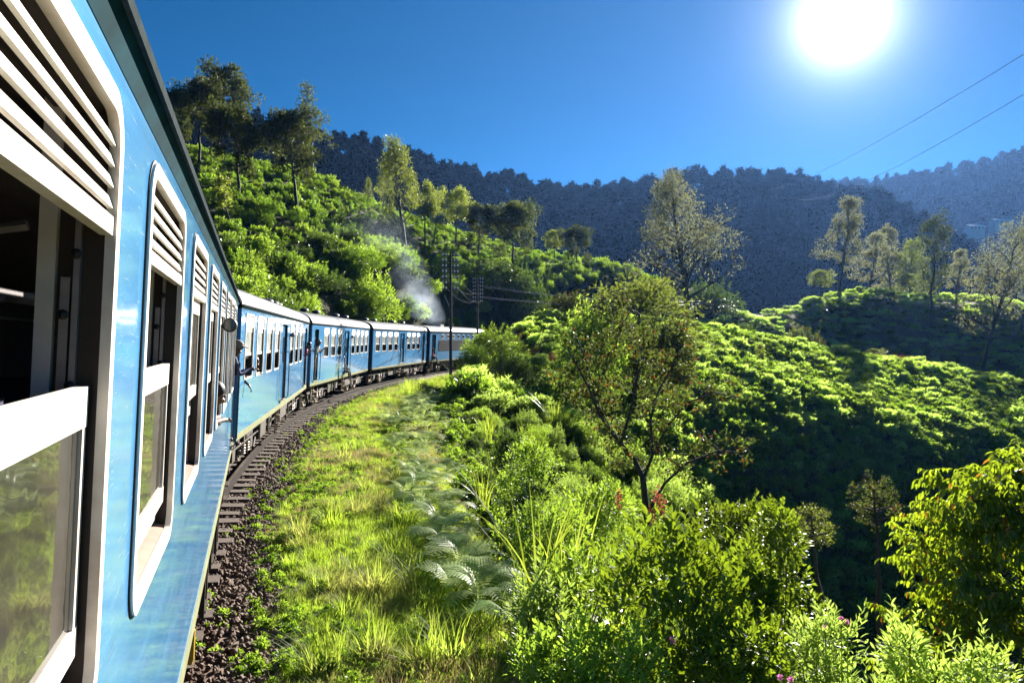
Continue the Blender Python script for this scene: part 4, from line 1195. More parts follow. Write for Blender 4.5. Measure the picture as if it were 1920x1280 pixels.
k = (_hash_noise(x, y, 0.8, 15) + 0.5 > 0.42) | (e > 1.55) & (e < 2.3) & (r3.random(len(x)) < .7) | (e > 4.5) & (r3.random(len(x)) < .5); x, y = x[k], y[k]
z = H(x, y); ok = seen(x, y, z + 0.2); x, y, z = x[ok], y[ok], z[ok]
scatter('weeds', wsrc, np.stack([x, y, z - 0.02], 1), r3.random(len(x)) * 6.28, 0.05 + 0.09 * r3.random(len(x)) ** 2, r3.integers(0, 2, len(x)))
x = r3.uniform(-9, 16, 15000); y = r3.uniform(7, 60, 15000); s, e = to_track(x, y)      # low growth over the slope under the shrubs
k = (e > 5.9 + 0.5 * _ss(10, 35, s)) & (e < 22); x, y, s, e = x[k], y[k], s[k], e[k]; z = H(x, y); uu, vv = uv_of(x, y, z)
ok = seen(x, y, z + 0.3) & ~((uu > 1440) & (vv > 860)); x, y, z = x[ok], y[ok], z[ok]
scatter('ground_cover', wsrc, np.stack([x, y, z - 0.03], 1), r3.random(len(x)) * 6.28, 0.09 + 0.20 * r3.random(len(x)) ** 1.5, r3.integers(0, 3, len(x)))
x = r3.uniform(-6, 62, 16000); y = r3.uniform(36, 100, 16000); s, e = to_track(x, y)    # low scrub filling the spur between its shrubs
k = e > 7; x, y = x[k], y[k]; z = H(x, y); ok = seen(x, y, z + 0.4); x, y, z = x[ok], y[ok], z[ok]
scatter('spur_scrub', wsrc, np.stack([x, y, z - 0.05], 1), r3.random(len(x)) * 6.28, 0.45 + 0.4 * r3.random(len(x)), np.where(r3.random(len(x)) < .12, 2, r3.integers(0, 2, len(x))))
# -- ballast stones beside the sleepers
def rock(seed):
    r = np.random.default_rng(seed); b = MB(); b.ball((0, 0, 0), 1, 6, 4)
    V = np.array([tuple(v) for v in b.v]) * (1 + r.normal(size=(len(b.v), 1)) * 0.18) * np.array([1.2, 0.9, 0.7])
    me = bpy.data.meshes.new('ballast'); me.from_pydata(V.tolist(), [], b.f); me.materials.append(M['stone']); return me
rsrc = []
for k in range(3):
    x0, y0 = arc(6 + k, 1.9); rsrc.append(tag(obj('ballast', rock(40 + k), None, (x0, y0, -0.27), scale=(0.035,) * 3), kind='stuff'))
n = 13000
s = 1 + 60 * r3.random(n) ** 1.6; e = 0.75 + 1.35 * r3.random(n) ** 0.9 + 0.35 * r3.random(n) ** 3 * _ss(25, 10, s)
th = TH0 - (s - 6.0) / TR; rr_ = TR - e
x, y = CX + rr_ * np.cos(th), CY + rr_ * np.sin(th)
hb = np.interp(e, [0, 1.7, 2.05, 2.5, 3], [-0.215, -0.215, -0.285, -0.36, -0.36])
z = hb * math.cos(CANT) - e * math.sin(CANT) + 0.012
scatter('ballast', rsrc, np.stack([x, y, z], 1), r3.random(n) * 6.28, 0.022 + 0.026 * r3.random(n), r3.integers(0, 3, n), r3.random((n, 2)) * 6)

# -- ferns along the lip of the verge: every frond a part
def frond_mesh(seed, L=0.75):
    r = np.random.default_rng(seed); V, F = [], []
    n = 18; pts = []
    for i in range(n + 1):
        t = i / n; pts.append(np.array([L * (t * 0.95), 0, L * (1.30 * t - 1.32 * t ** 2.0)]))
    for i in range(n):      # stalk
        p, q = pts[i], pts[i + 1]; o = len(V); w = 0.005 * (1 - i / n) + 0.001
        V += [p + [0, -w, 0], p + [0, w, 0], q + [0, w, 0], q + [0, -w, 0]]; F += [(o, o + 1, o + 2), (o, o + 2, o + 3)]
    for i in range(3, n):
        t = i / n; ln = L * 0.30 * math.sin(math.pi * min(1, (1 - t) * 0.93 + 0.10)) ** 0.8 * (0.85 + 0.3 * r.random())
        for sg in (-1, 1):
            b = pts[i]; d = np.array([0.45, sg, -0.12 - 0.25 * t]); d /= np.linalg.norm(d)
            m = 6; along = np.array([1, 0, 0.5 - 1.6 * t]); along /= np.linalg.norm(along)
            # each pinna is toothed: small leaflets on both sides of its rib
            for j in range(m):
                a = b + d * ln * j / m; c = b + d * ln * (j + 1) / m; w = ln * 0.15 * (1 - 0.8 * j / m) + 0.006
                o = len(V)
                V += [a, (a + c) / 2 + along * w + [0, 0, -0.1 * w], c, (a + c) / 2 - along * w + [0, 0, -0.1 * w]]
                F += [(o, o + 1, o + 2), (o, o + 2, o + 3)]
    return np_mesh('frond', np.array(V), np.array(F), M['fern'])
FR = [frond_mesh(50 + k) for k in range(3)]
r4 = np.random.default_rng(24)
def fern(x, y, sc, label='silvery green arching fern in the row along the lip of the verge', group='ferns along the lip of the verge'):
    t = tag(empty('fern', (x, y, H1(x, y) + 0.16), (0, 0, r4.random() * 6.28)), label, 'fern', group)
    n = int(r4.integers(6, 9))
    for k in range(n):
        ss_ = sc * (0.75 + 0.5 * r4.random())
        obj('frond', FR[int(r4.integers(0, 3))], t, (0, 0, 0), (r4.normal() * 0.1, -0.25 - 0.55 * r4.random(), 6.283 * k / n + r4.normal() * 0.3), (ss_,) * 3)
placed = 0
for i in range(700):
    s = 7.5 + 36 * r4.random() ** 1.1
    c = 4.75 + 0.6 * _ss(10, 30, s)
    e = float(c - 0.1 + r4.normal() * (0.28 + 0.32 * _ss(9, 22, s)))
    x0, y0 = arc(s, e)
    if not seen([x0], [y0], [H1(x0, y0) + 0.3])[0]: continue
    fern(x0, y0, 0.58 + 0.36 * r4.random()); placed += 1
    if placed >= 84: break

# -- tall reeds and dry grass
REED = [tuft_mesh('reed_clump', M['reed'], 400 + k, 26, 1.5, 0.013, 0.16, 0.55, 6) for k in range(2)]
DRY = [tuft_mesh('dry_grass', M['red_grass'], 410 + k, 46, 1.1, 0.009, 0.35, 0.35, 4) for k in range(2)]
r5 = np.random.default_rng(25)
reed_at = [(1150,985,10.5,1.1),(1075,1010,9.0,1.2),(1010,1010,8.5,1.25),(1180,900,16,1.2),(1090,840,22,1.1),(1120,800,24,1.2),(985,760,27,1.2),(930,800,23,1.1),(915,770,28,1.0),(905,700,40,1.3),(940,690,44,1.3),(860,700,46,1.3),
           (905,870,17,0.8),(1420,955,13,0.9),(1040,730,33,1.2),(1300,960,13,0.9),(1220,870,19,1.0),(1340,1000,11,0.9),(990,860,18,1.0),(1060,900,15,1.0)]
for u, v, zz, sc in reed_at:
    x0 = (u - 960) / FPX * zz
    tag(obj('reed_clump', REED[int(r5.integers(0, 2))], None, (x0, zz, H1(x0, zz) + 0.15), (0, 0, r5.random() * 6), (sc, sc, sc)), 'tall clump of bright green reed blades rising from the scrub', 'reeds', 'reed clumps in the scrub below the line')
for k in range(46):
    if k < 24: u = 1640 + 210 * r5.random(); zz = 91 + 0.035 * (u - 1700) + r5.normal() * 1.5
    else: u = 880 + 170 * r5.random(); zz = 60 + r5.normal() * 2
    x0 = (u - 960) / FPX * zz
    tag(obj('dry_grass', DRY[k % 2], None, (x0, zz, H1(x0, zz) + 0.2), (0, 0, r5.random() * 6), (1.1,) * 3),
        'tuft of dry reddish grass along the crest of the near spur' if k < 24 else 'reddish dry grass behind the bushes that hide the head of the train', 'dry grass', 'dry grass on the spur' if k < 24 else 'dry grass above the head of the train')

# -- bushes that can be told apart, on the bank behind the train and at the foot of the hill
r6 = np.random.default_rng(26)
BANK = [bush_mesh('bank_bush', M[m], 500 + k, n=3600, size=sz, lobes=22, flat=0.9, upward=0.35, aspect=0.45, sprigs=22, top=1.7, width=1.05)
        for k, (m, sz) in enumerate([('shrub', 0.10), ('tea', 0.10), ('dark_shrub', 0.11), ('reddish', 0.10)])]
def bush(name, label, mesh, u, vtop, z, wpx, cat='bush', group=None, hr=None):
    """a bush whose top is seen at (u, vtop), z metres off, wpx pixels wide"""
    x = (u - 960) / FPX * z; base = H1(x, z); top = CAMZ - (vtop - 636) / FPX * z
    hgt = max(0.5, top - base); sc = wpx / 2 / FPX * z / 0.95
    zz = [v.co.z for v in mesh.vertices]; mh = max(zz) * 0.95
    return tag(obj(name, mesh, None, (x, z, base - 0.06 * hgt), (0, 0, r6.random() * 6), (sc, sc, hgt * 1.06 / mh)), label, cat, group)
for lab, k, u, v, z, w in [
    ('big yellow green bush on the bank above the third coach', 1, 668, 455, 68, 120), ('dark bush on the bank left of the yellow green one', 2, 590, 500, 58, 120),
    ('bright bush on the bank sloping down to the roof of the fourth coach', 0, 705, 500, 66, 110), ('pale bush half veiled by the smoke', 3, 758, 500, 80, 90),
    ('low dark bush right behind the roof of the second coach', 2, 505, 520, 46, 120), ('low bush behind the gap between the second and third coach', 0, 565, 548, 50, 80),
    ('dark bush behind the head of the train under the smoke', 2, 800, 520, 92, 110), ('small green bush just above the roof of the fourth coach', 0, 770, 565, 78, 60),
    ('tall dark bush right of the telegraph pole', 2, 930, 478, 98, 130), ('round dark bush behind the glinting telegraph wires', 2, 985, 490, 100, 95),
    ('dark bush in the hollow between the two poles', 2, 870, 520, 95, 80), ('yellowish bush at the right end of the glinting wires', 3, 1060, 545, 78, 90),
    ('bush at the left foot of the olive round crowned tree', 0, 1125, 560, 51, 150), ('bush at the right foot of the olive round crowned tree', 3, 1245, 578, 51, 130),
    ('sunlit bush that hides the head of the train', 0, 925, 606, 57, 115), ('bright low bush in front of the engine van', 1, 885, 640, 52, 70), ('dark bush beside the track ahead of the fourth coach', 2, 960, 655, 48, 90),
    ('dark mound of bushes on the cutting beyond the tall silvery tree', 2, 1325, 522, 126, 120), ('dark bush at the left foot of the tall silvery tree', 2, 1240, 540, 112, 60),
    ('olive dome shaped bush in the hollow between spur and knoll', 3, 1512, 603, 101, 74), ('dark bush at the right end of the spur crest', 2, 1395, 600, 96, 60)]:
    bush('bank_bush', lab, BANK[k], u, v, z, w)

# -- the foreground shrubs
FG = {'oval': ('glossy', 0.125, 'six', 0.42, 1.1, 640), 'fine': ('glossy', 0.062, 'six', 0.55, 0.35, 2300), 'herb': ('pale_shrub', 0.085, 'six', 0.30, 0.6, 1300),
      'leafy': ('shrub', 0.072, 'six', 0.45, 0.45, 1700), 'dark': ('dark_shrub', 0.08, 'diamond', 0.5, 0.4, 1500)}
_seed = [900]
def own_bush(name, label, kind, u, vtop, z, wpx, cat='shrub', group=None):
    """a shrub grown to the height and width it has: lobes of leaves up its whole height and shoots standing out of the top"""
    mat, size, shape, asp, upw, dens = FG[kind]; _seed[0] += 1; r = np.random.default_rng(_seed[0])
    x = (u - 960) / FPX * z; base = H1(x, z) - 0.1; hgt = max(0.5, CAMZ - (vtop - 636) / FPX * z - base); rad = wpx / 2 / FPX * z
    nl = int(10 + 7 * hgt / rad); C = []; Rr = []
    for i in range(nl):
        t = ((i + r.random()) / nl) ** 0.75; a = r.random() * 6.283; q = rad * (1 - t ** 4) ** 0.5 * math.sqrt(0.15 + 0.85 * r.random())
        lr = rad * (0.26 + 0.16 * r.random()); C.append((q * math.cos(a) * 0.8, q * math.sin(a) * 0.8, min(hgt * t, hgt - lr * 0.9))); Rr.append(lr)
    C, Rr = np.array(C), np.array(Rr)
    n = int(min(11000, dens * (rad * rad + 1.3 * rad * hgt)))
    P, d = clump_points(C, Rr, n, r, 0.4, 0.95); P[:, 2] = np.maximum(P[:, 2], 0.03)
    D = d + r.normal(size=(n, 3)) * 0.5 + np.array([0, 0, upw]); Ls = size * (0.65 + 0.7 * r.random(n))
    V, F = leaves(P, D, Ls, Ls * asp * 0.5, r, shape=shape)
    PP, DD = [], []
    for i in range(int(26 + 30 * rad)):
        k = r.integers(nl // 3, nl); ang = r.random() * 6.283; tilt = 0.15 + 0.6 * r.random()
        ax = np.array([math.cos(ang) * tilt, math.sin(ang) * tilt, 1.0]); ax /= np.linalg.norm(ax); b0 = C[k] + ax * Rr[k] * 0.6; ln = size * (2.2 + 2.6 * r.random()); m = 13
        for j in range(m):
            t = j / m; sd = j * 2.4; PP.append(b0 + ax * ln * t); DD.append(np.array([math.cos(sd), math.sin(sd), 0.5 - 0.2 * t]) + ax * (0.3 + t))
    PP, DD = np.array(PP), np.array(DD); l2 = size * (0.7 + 0.45 * r.random(len(PP)))
    V2, F2 = leaves(PP, DD, l2, l2 * asp * 0.5, r, shape=shape)
    F = np.concatenate([F, F2 + len(V)]); V = np.concatenate([V, V2])
    t = tag(empty(name, (x, z, base), (0, 0, 0)), label, cat, group)
    sb = MB()
    for k in range(0, nl, 2): sb.tube([(0, 0, -0.05), tuple(C[k] * [0.4, 0.4, 0.5]), tuple(C[k])], [0.016, 0.011, 0.004], 5, cap=False)
    obj('stems', sb.mesh('stems', M['bark'], True), t); obj('foliage', np_mesh('foliage', V, F, M[mat]), t)
    return t
for lab, k, u, v, z, w in [
    ('big shrub with upright oval glossy leaves at the lower middle', 'oval', 1270, 1040, 7.4, 340),
    ('shrub with upright oval leaves just right of the largest one', 'oval', 1395, 1075, 7.9, 200),
    ('glossy fine leaved shrub leaning right over the dark gully', 'fine', 1455, 955, 8.9, 190),
    ('fine leaved shrub with glittering small leaves behind the big glossy shrub', 'fine', 1380, 945, 10.2, 220),
    ('dark shrub left of the big glossy shrub', 'leafy', 1080, 1060, 8.0, 250),
    ('leafy shrub at the lower edge under the dark shrub', 'leafy', 1130, 1190, 6.4, 300),
    ('bright fine herb growth at the lower right edge', 'herb', 1560, 1165, 6.9, 240),
    ('pale herb growth at the foot of the drooping tree', 'herb', 1720, 1190, 7.0, 220),
    ('herb growth at the lower right corner', 'herb', 1850, 1225, 6.6, 220),
    ('fine leaved shrub at the lower edge below the glossy shrub', 'fine', 1400, 1170, 6.6, 260),
    ('leafy shrub in the middle of the slope below the ferns', 'leafy', 1010, 950, 11.0, 230),
    ('bright leafy shrub under the bare forked tree', 'leafy', 1130, 915, 12.5, 220),
    ('small dark shrub below the fern row', 'dark', 985, 915, 14.5, 120),
    ('rounded leafy shrub right of the fern row', 'leafy', 1000, 830, 17.0, 160),
    ('dark rounded shrub right of the fern row farther up', 'dark', 965, 815, 20.0, 120),
    
    ('bluish shrub on the edge of the gully right of the reeds', 'dark', 1420, 960, 13.0, 110), ('dark shrub on the edge of the gully below the forked tree', 'dark', 1330, 935, 14.0, 140),
    ('leafy shrub at the lower edge beside the near grass', 'herb', 1010, 1120, 7.2, 170), ('small shrub at the lower edge right of the near grass', 'leafy', 1010, 1225, 6.2, 150)]:
    own_bush('herb' if k == 'herb' else 'shrub', lab, k, u, v, z, w, 'herb' if k == 'herb' else 'shrub')

# flowers: red spikes above the scrub, pink heads on the near herbs
def flower(name, label, u, v, z, mat, r0, group, spike):
    x = (u - 960) / FPX * z; top = CAMZ - (v - 636) / FPX * z; base = min(H1(x, z), top - 0.4)
    t = tag(empty(name, (x, z, base)), label, 'flower', group)
    b = MB(); b.tube([(0, 0, 0), (0.02, 0.01, (top - base) * 0.5), (0, 0, top - base)], 0.006, 5); b.build('stem', M['reed'], t)
    r = np.random.default_rng(int(u)); n = 70
    P = rand_dirs(n, r) * r0 * np.array([0.6, 0.6, 1.8 if spike else 0.6]) * r.random((n, 1)) ** .4 + np.array([0, 0, top - base])
    V, F = leaves(P, rand_dirs(n, r) + [0, 0, .4], r0 * 0.5, r0 * 0.16, r); obj('blossom', np_mesh('blossom', V, F, mat), t)
for u, v, z in [(1160,935,11.5),(1232,930,11.5),(1242,950,11.4),(1222,965,11.3),]:
    flower('red_flower', 'spike of red blossom rising from the scrub below the forked tree', u, v, z, M['red_flower'], 0.10, 'red flower spikes below the forked tree', True)
for u, v, z in [(1578,1160,6.9),(1589,1166,6.9),(1548,1178,6.8),(1463,1270,6.0),(1484,1275,6.0),(1260,1200,6.2)]:
    flower('pink_flower', 'small pink flower head among the leaves at the lower right', u, v, z, M['pink_flower'], 0.035, 'pink flower heads in the foreground', False)

# -- trees
TR_ = {'round1': tree_meshes('round', 701, 'tree_dark', n=6500, leaf=0.036), 'round2': tree_meshes('round', 702, 'tree_dark', n=6000, leaf=0.036),
       'round3': tree_meshes('round', 703, 'tree_light', n=4200, leaf=0.036), 'airy1': tree_meshes('airy', 704, 'tree_airy', 'bark_pale', n=5200, leaf=0.019, sparse=0.9), 'airy2': tree_meshes('airy', 705, 'tree_light', 'bark_pale', n=4600, leaf=0.021),
       'slim': tree_meshes('slim', 706, 'tree_dark', n=2200, leaf=0.026), 'spread': tree_meshes('spread', 707, 'tree_airy', 'bark', n=7000, leaf=0.017), 'sap': tree_meshes('sapling', 708, 'tree_light', n=700, leaf=0.075),
       'olive': tree_meshes('round', 731, 'olive', n=4600, leaf=0.028),
       'tuft1': tree_meshes('tuft', 721, 'tree_light', n=1500, leaf=0.012), 'tuft2': tree_meshes('tuft', 722, 'reddish', n=1500, leaf=0.012),
       'thin': tree_meshes('airy', 709, 'tree_dark', n=1300, leaf=0.026, sparse=0.8)}
def tree(label, kind, u, vtop, z, wide=1.0, vbase=None, name='tree', group=None):
    x = (u - 960) / FPX * z; base = H1(x, z)
    if vbase is not None: base = min(base, CAMZ - (vbase - 636) / FPX * z)
    top = CAMZ - (vtop - 636) / FPX * z
    return place_tree(name, label, 'tree', TR_[kind], x, z, max(0.8, top - base), random.random() * 6.28, group, wide, base - 0.05)
for a in [
    ('dark round tree at the left end of the hill crest, just above the train roof', 'round2', 322, 165, 82, 0.75),
    ('dark olive tree on the hill crest, second from the train roof', 'round1', 375, 145, 86, 0.8),
    ('tallest dark tree on the hill crest, behind the olive one', 'round2', 408, 112, 96, 0.75),
    ('dark round tree standing alone in the tea', 'round1', 452, 195, 76, 0.85),
    ('light green slender tree on the crest beside the lone dark tree', 'airy2', 522, 245, 97, 0.7),
    ('broad brownish tree with a tall straight trunk in the tea', 'round2', 557, 205, 80, 0.80),
    ('thin feathery tree rising behind the broad brownish one', 'thin', 588, 158, 97, 0.9),
    ('light green sapling low in the tea above the train', 'sap', 434, 338, 64, 1.0),
    ('small airy tree on the crest left of the smoke tree', 'airy2', 716, 305, 108, 0.85),
    ('little tree at the edge of the pine forest', 'airy2', 690, 335, 110, 0.7),
    ('tall pale tree veiled by smoke above the fourth coach', 'airy2', 762, 262, 92, 0.85),
    ('round tree right behind the smoke veiled tall tree', 'round3', 797, 340, 102, 0.65),
    ('leaning light tree right of the smoke veiled tall tree', 'airy2', 812, 362, 106, 0.9),
    ('round topped tree on the saddle, left of a pair', 'round3', 855, 350, 112, 0.8),
    ('round topped tree on the saddle, right of a pair', 'round1', 895, 380, 112, 0.8),
    ('wide round tree above the glinting wires', 'round1', 962, 376, 112, 0.9),
    ('small lollipop shaped dark tree on the saddle crest', 'round1', 1083, 420, 124, 0.85),
    ('low bushy tree left of the lollipop shaped one', 'round3', 1040, 430, 128, 0.9),
    ('tall spreading silvery tree in the middle against the dark forest', 'spread', 1300, 328, 92, 0.98),
    ('olive round crowned tree in front of the middle slope', 'olive', 1192, 508, 52, 1.35),
    ('tall silvery tree at the left end of the knoll', 'airy1', 1575, 372, 141, 0.95),
    ('pale grey flowering tree beside the tall silvery one on the knoll', 'airy1', 1628, 440, 152, 1.2),
    ('slender conical tree behind the knoll', 'airy1', 1672, 425, 168, 0.75), ('green tree behind the knoll, right of the conical one', 'airy2', 1704, 450, 166, 0.8),
    ('slim tall tree with a long bare trunk on the knoll', 'slim', 1745, 412, 128, 0.95),
    ('big airy tree on the right with branches down its trunk', 'spread', 1838, 438, 114, 0.78),
    ('small airy tree left of the big one on the right', 'airy1', 1793, 470, 138, 1.0),
    ('dark airy tree at the right edge', 'spread', 1912, 415, 132, 0.85),
    ('tiny lollipop tree on top of the knoll', 'round3', 1706, 512, 142, 1.3),
    ('small round bush tree on the crest of the spur', 'round3', 1640, 652, 93, 1.5),
    ('tiny sapling on the crest of the spur toward the right', 'sap', 1808, 692, 92, 1.2),
    ('sapling with a thin stem on the slope of the spur', 'sap', 1435, 648, 74, 1.0),
    ('small tree with pale glittering crown standing in the dark gully', 'tuft1', 1565, 940, 23, 1.0),
    ('small brown crowned tree sunlit in the dark gully', 'tuft2', 1652, 908, 25, 0.9),
    ('tiny tree left on top of the knoll', 'round3', 1540, 505, 141, 1.2)]:
    tree(a[0], a[1], *a[2:])

# the forked tree on the slope, its limbs in sight between few leaves
def forked_tree():
    z = 18.0; x = (1222 - 960) / FPX * z; base = H1(x, z) - 0.1
    t = tag(empty('tree', (x, z, base)), 'forked dark trunked tree with sparse reddish glittering leaves on the near slope', 'tree')
    r = np.random.default_rng(77); b = MB(); C, Rr = [], []
    P = lambda u, v, dz=0.0: np.array([(u - 960) / FPX * (z + dz) - x, dz, CAMZ - (v - 636) / FPX * (z + dz) - base])
    def path(pts, r0, r1):
        pts = [p if i == 0 else p + r.normal(size=3) * 0.02 for i, p in enumerate(pts)]
        b.tube(pts, list(np.linspace(r0, r1, len(pts))), 7, cap=False)
        return pts
    mains = [
        [(1215, 985, 0), (1205, 900, 0), (1192, 862, 0), (1165, 830, .1), (1135, 790, .2), (1118, 745, .3), (1108, 705, .3), (1098, 668, .2), (1080, 625, .1)],
        [(1192, 862, 0), (1150, 812, -.2), (1122, 775, -.4), (1103, 725, -.5), (1085, 690, -.6), (1060, 650, -.8)],
        [(1118, 745, .3), (1130, 700, .5), (1150, 655, .7), (1170, 610, .8), (1185, 575, .9)],
        [(1205, 900, 0), (1225, 850, .5), (1250, 800, .8), (1290, 755, 1.0), (1340, 735, 1.2), (1385, 740, 1.3)],
        [(1225, 850, .5), (1220, 790, .6), (1235, 730, .6), (1262, 680, .5), (1280, 640, .4)],
        [(1215, 960, 0), (1245, 905, -.5), (1290, 865, -.7), (1345, 845, -.8), (1400, 850, -.9)],
        [(1165, 830, .1), (1180, 770, -.3), (1195, 705, -.6), (1210, 660, -.7), (1205, 620, -.7)]]
    for i, m in enumerate(mains):
        pts = path([P(*q) for q in m], 0.085 if i == 0 else 0.042, 0.013)
        for j in range(2, len(pts)):
            for q in range(5):
                d = r.normal(size=3) * 0.7 + np.array([0, 0, 0.25]); ln = 0.30 + 0.42 * r.random()
                sp, _ = limb(b, pts[j] + (pts[j-1] - pts[j]) * r.random(), d, ln, 0.010, 0.003, r, 4, 0.2, 0.03)
                C += [sp[-1], sp[-2]]; Rr += [0.17 + 0.14 * r.random(), 0.13]
    obj('trunk', b.mesh('trunk', M['bark'], True), t)
    n = 5200; Pp, d = clump_points(C, Rr, n, r, 0.15, 0.8)
    D = d * 0.6 + r.normal(size=(n, 3)) * 0.7 + np.array([0, 0, -0.15]); L = 0.10 * (0.7 + 0.6 * r.random(n))
    V, F = leaves(Pp, D, L, L * 0.25, r); obj('crown', np_mesh('crown', V, F, M['reddish']), t)
forked_tree()

# the tree with drooping leaves in the right foreground
def drooping_tree():
    z = 10.2; u0 = 1950; x = (u0 - 960) / FPX * z; base = H1(x, z) - 0.2; top = CAMZ - (815 - 636) / FPX * z
    t = tag(empty('tree', (x, z, base)), 'large tree with yellow green drooping leaves at the lower right', 'tree')
    r = np.random.default_rng(78); b = MB(); Hh = top - base
    b.tube([(0, 0, -0.2), (0.05, 0, Hh * 0.3), (0, 0.05, Hh * 0.6), (0.02, 0, Hh * 0.97)], [0.10, 0.08, 0.05, 0.012], 8, cap=False)
    PP, DD, LL = [], [], []
    nb = 330
    for i in range(nb):
        tt = (i + r.random()) / nb; h = Hh * (0.12 + 0.86 * tt); a = i * 2.4 + r.random()
        reach = (1.95 * (1 - tt ** 5) ** 0.6 + 0.10) * (0.78 + 0.34 * r.random())
        d = np.array([math.cos(a), math.sin(a), 0.35 + 0.3 * r.random()])
        bp, dd = limb(b, (0, 0, h * 0.94), d, reach, 0.018 * (1.2 - tt), 0.003, r, 6, 0.10, -0.02)
        for q in range(12):
            j = r.integers(2, 6); f = r.random(); p = np.array(bp[j]) * f + np.array(bp[j+1 if j < 6 else j]) * (1 - f) if j < 6 else np.array(bp[j])
            td = dd + r.normal(size=3) * 0.7; td /= np.linalg.norm(td); ln = 0.22 + 0.28 * r.random()
            m = 11
            for k in range(m):
                w = k / m; c = p + td * ln * w + np.array([0, 0, -0.10 * w * w])
                sd = np.cross(td, [0, 0, 1]); sd /= np.linalg.norm(sd) + 1e-6
                PP.append(c); DD.append(sd * (1 if k % 2 else -1) * 0.7 + td * 0.35 + np.array([0, 0, -0.75]) + r.normal(size=3) * 0.2); LL.append(0.115 * (0.75 + 0.5 * r.random()))
    obj('trunk', b.mesh('trunk', M['bark'], True), t)
    PP, DD, LL = np.array(PP), np.array(DD), np.array(LL)
    V, F = leaves(PP, DD, LL, LL * 0.21, r, shape='six', roll=0.3, curl=0.2); obj('crown', np_mesh('crown', V, F, M['drooping']), t)
drooping_tree()

# -- the pine forest on the mountain: the trees along the crest one by one, the rest as one wood
r7 = np.random.default_rng(27)
def pine_mesh(seed, n=110):
    r = np.random.default_rng(seed); tb = MB(); cb = MB()
    tb.tube([(0, 0, -0.1), (0.005, 0, 0.5), (0, 0.005, 0.93)], [0.016, 0.012, 0.004], 5, cap=False)
    C, Rr = [], []; tall = 0.45 + 0.2 * r.random()
    for i in range(10):
        t = i / 9; h = tall + (0.92 - tall) * t; a = i * 2.4; ln = 0.17 * (1 - 0.7 * t ** 1.6) * (0.6 + 0.7 * r.random())
        c = np.array([ln * math.cos(a), ln * math.sin(a), h]); q = 0.065 + 0.04 * r.random(); C.append(c); Rr.append(q)
        o = len(cb.v); cb.ball(c, (q, q, q * 0.72), 7, 5)
        for k in range(o, len(cb.v)): cb.v[k] = tuple(c + (np.array(cb.v[k]) - c) * (0.72 + 0.5 * r.random()))
        tb.tube([(0, 0, h - 0.05), tuple(c)], [0.006, 0.002], 3, cap=False)
    P, d = clump_points(C, Rr, n, r, 0.9, 0.7)
    D = d + r.normal(size=(n, 3)) * 0.4 + [0, 0, 0.3]; L = 0.085 * (0.7 + 0.6 * r.random(n))
    V, F = leaves(P, D, L, L * 0.28, r)
    tri = [f for f in cb.f if len(f) == 3]; quad = [f for f in cb.f if len(f) == 4]
    o1 = len(V); cv = np.array(cb.v); o2 = o1 + len(cv); tv = np.array([tuple(v) for v in tb.v])
    tq = np.array([f for f in tb.f if len(f) == 4]) + o2
    return np_mesh('pine_tree', np.concatenate([V, cv, tv]), [F, np.array(tri) + o1, np.array(quad) + o1, tq], [M['pine'], M['bark_pale']],
                   fmat=np.r_[np.zeros(len(F) + len(tri) + len(quad)), np.ones(len(tq))])
PINE = [pine_mesh(800 + k) for k in range(4)]
def crest_line(V, i): return V[i]
def wood(V, nt, dens_n, hmin, hmax, n_things, name, label, group, stuff, umin=-80, umax=2000, seed=5, patch=0.0):
    r = np.random.default_rng(seed)
    front = V[:nt + 3]
    n_, m_ = front.shape[:2]
    # sample the front face evenly by area
    i = r.random(dens_n) * (n_ - 1.001); j = r.random(dens_n) * (m_ - 1.001)
    crest = r.random(dens_n) < 0.06; i[crest] = nt - 1 + r.normal(size=crest.sum()) * 0.5
    i = np.clip(i, 0, n_ - 1.01)
    i0, j0 = i.astype(int), j.astype(int); fi, fj = (i - i0)[:, None], (j - j0)[:, None]
    P = (front[i0, j0] * (1 - fi) + front[i0 + 1, j0] * fi) * (1 - fj) + (front[i0, j0 + 1] * (1 - fi) + front[i0 + 1, j0 + 1] * fi) * fj
    if patch:
        keep = (_hash_noise(P[:, 0], P[:, 1], 0.012, 31) + _hash_noise(P[:, 0], P[:, 1], 0.035, 32) * .6 > patch) | (i > nt - 2.0) & (r.random(len(P)) < .6); P, i = P[keep], i[keep]
    hh = (hmin + (hmax - hmin) * r.random(len(P)) ** 1.3) * np.clip(P[:, 1] / 420, 0.6, 1.6)
    ok = seen(P[:, 0], P[:, 1], P[:, 2] + hh, 2.0, umin, umax); P, i, hh = P[ok], i[ok], hh[ok]
    print(name, len(P))
    score = hh / P[:, 1] * (1 + 3.0 * (np.abs(i - (nt - 1)) < 1.2))
    order = np.argsort(-score); pick = r.integers(0, 4, len(P)); rz = r.random(len(P)) * 6.28; wd = 1.0 + 0.6 * r.random(len(P))
    made = {}
    for q in order[:n_things]:
        o = tag(obj(name, PINE[pick[q]], None, P[q] - [0, 0, 0.4], (0, 0, rz[q]), (hh[q] * wd[q] * 0.8, hh[q] * wd[q] * 0.8, hh[q])), label, 'pine tree', group); made.setdefault(pick[q], o)
    rest = order[n_things:]; keys = sorted(made)
    remap = np.array([keys.index(p) if p in made else 0 for p in pick])
    scatter(stuff, [made[k] for k in keys], P[rest] - [0, 0, 0.4], rz[rest], np.stack([hh * wd, hh * wd, hh], 1)[rest], remap[rest])
wood(FV, 46, 6200, 8.5, 16.0, 150, 'pine_tree', 'dark pine standing along the crest of the forested mountain', 'pines along the crest of the forested mountain', 'pine_forest', seed=5)
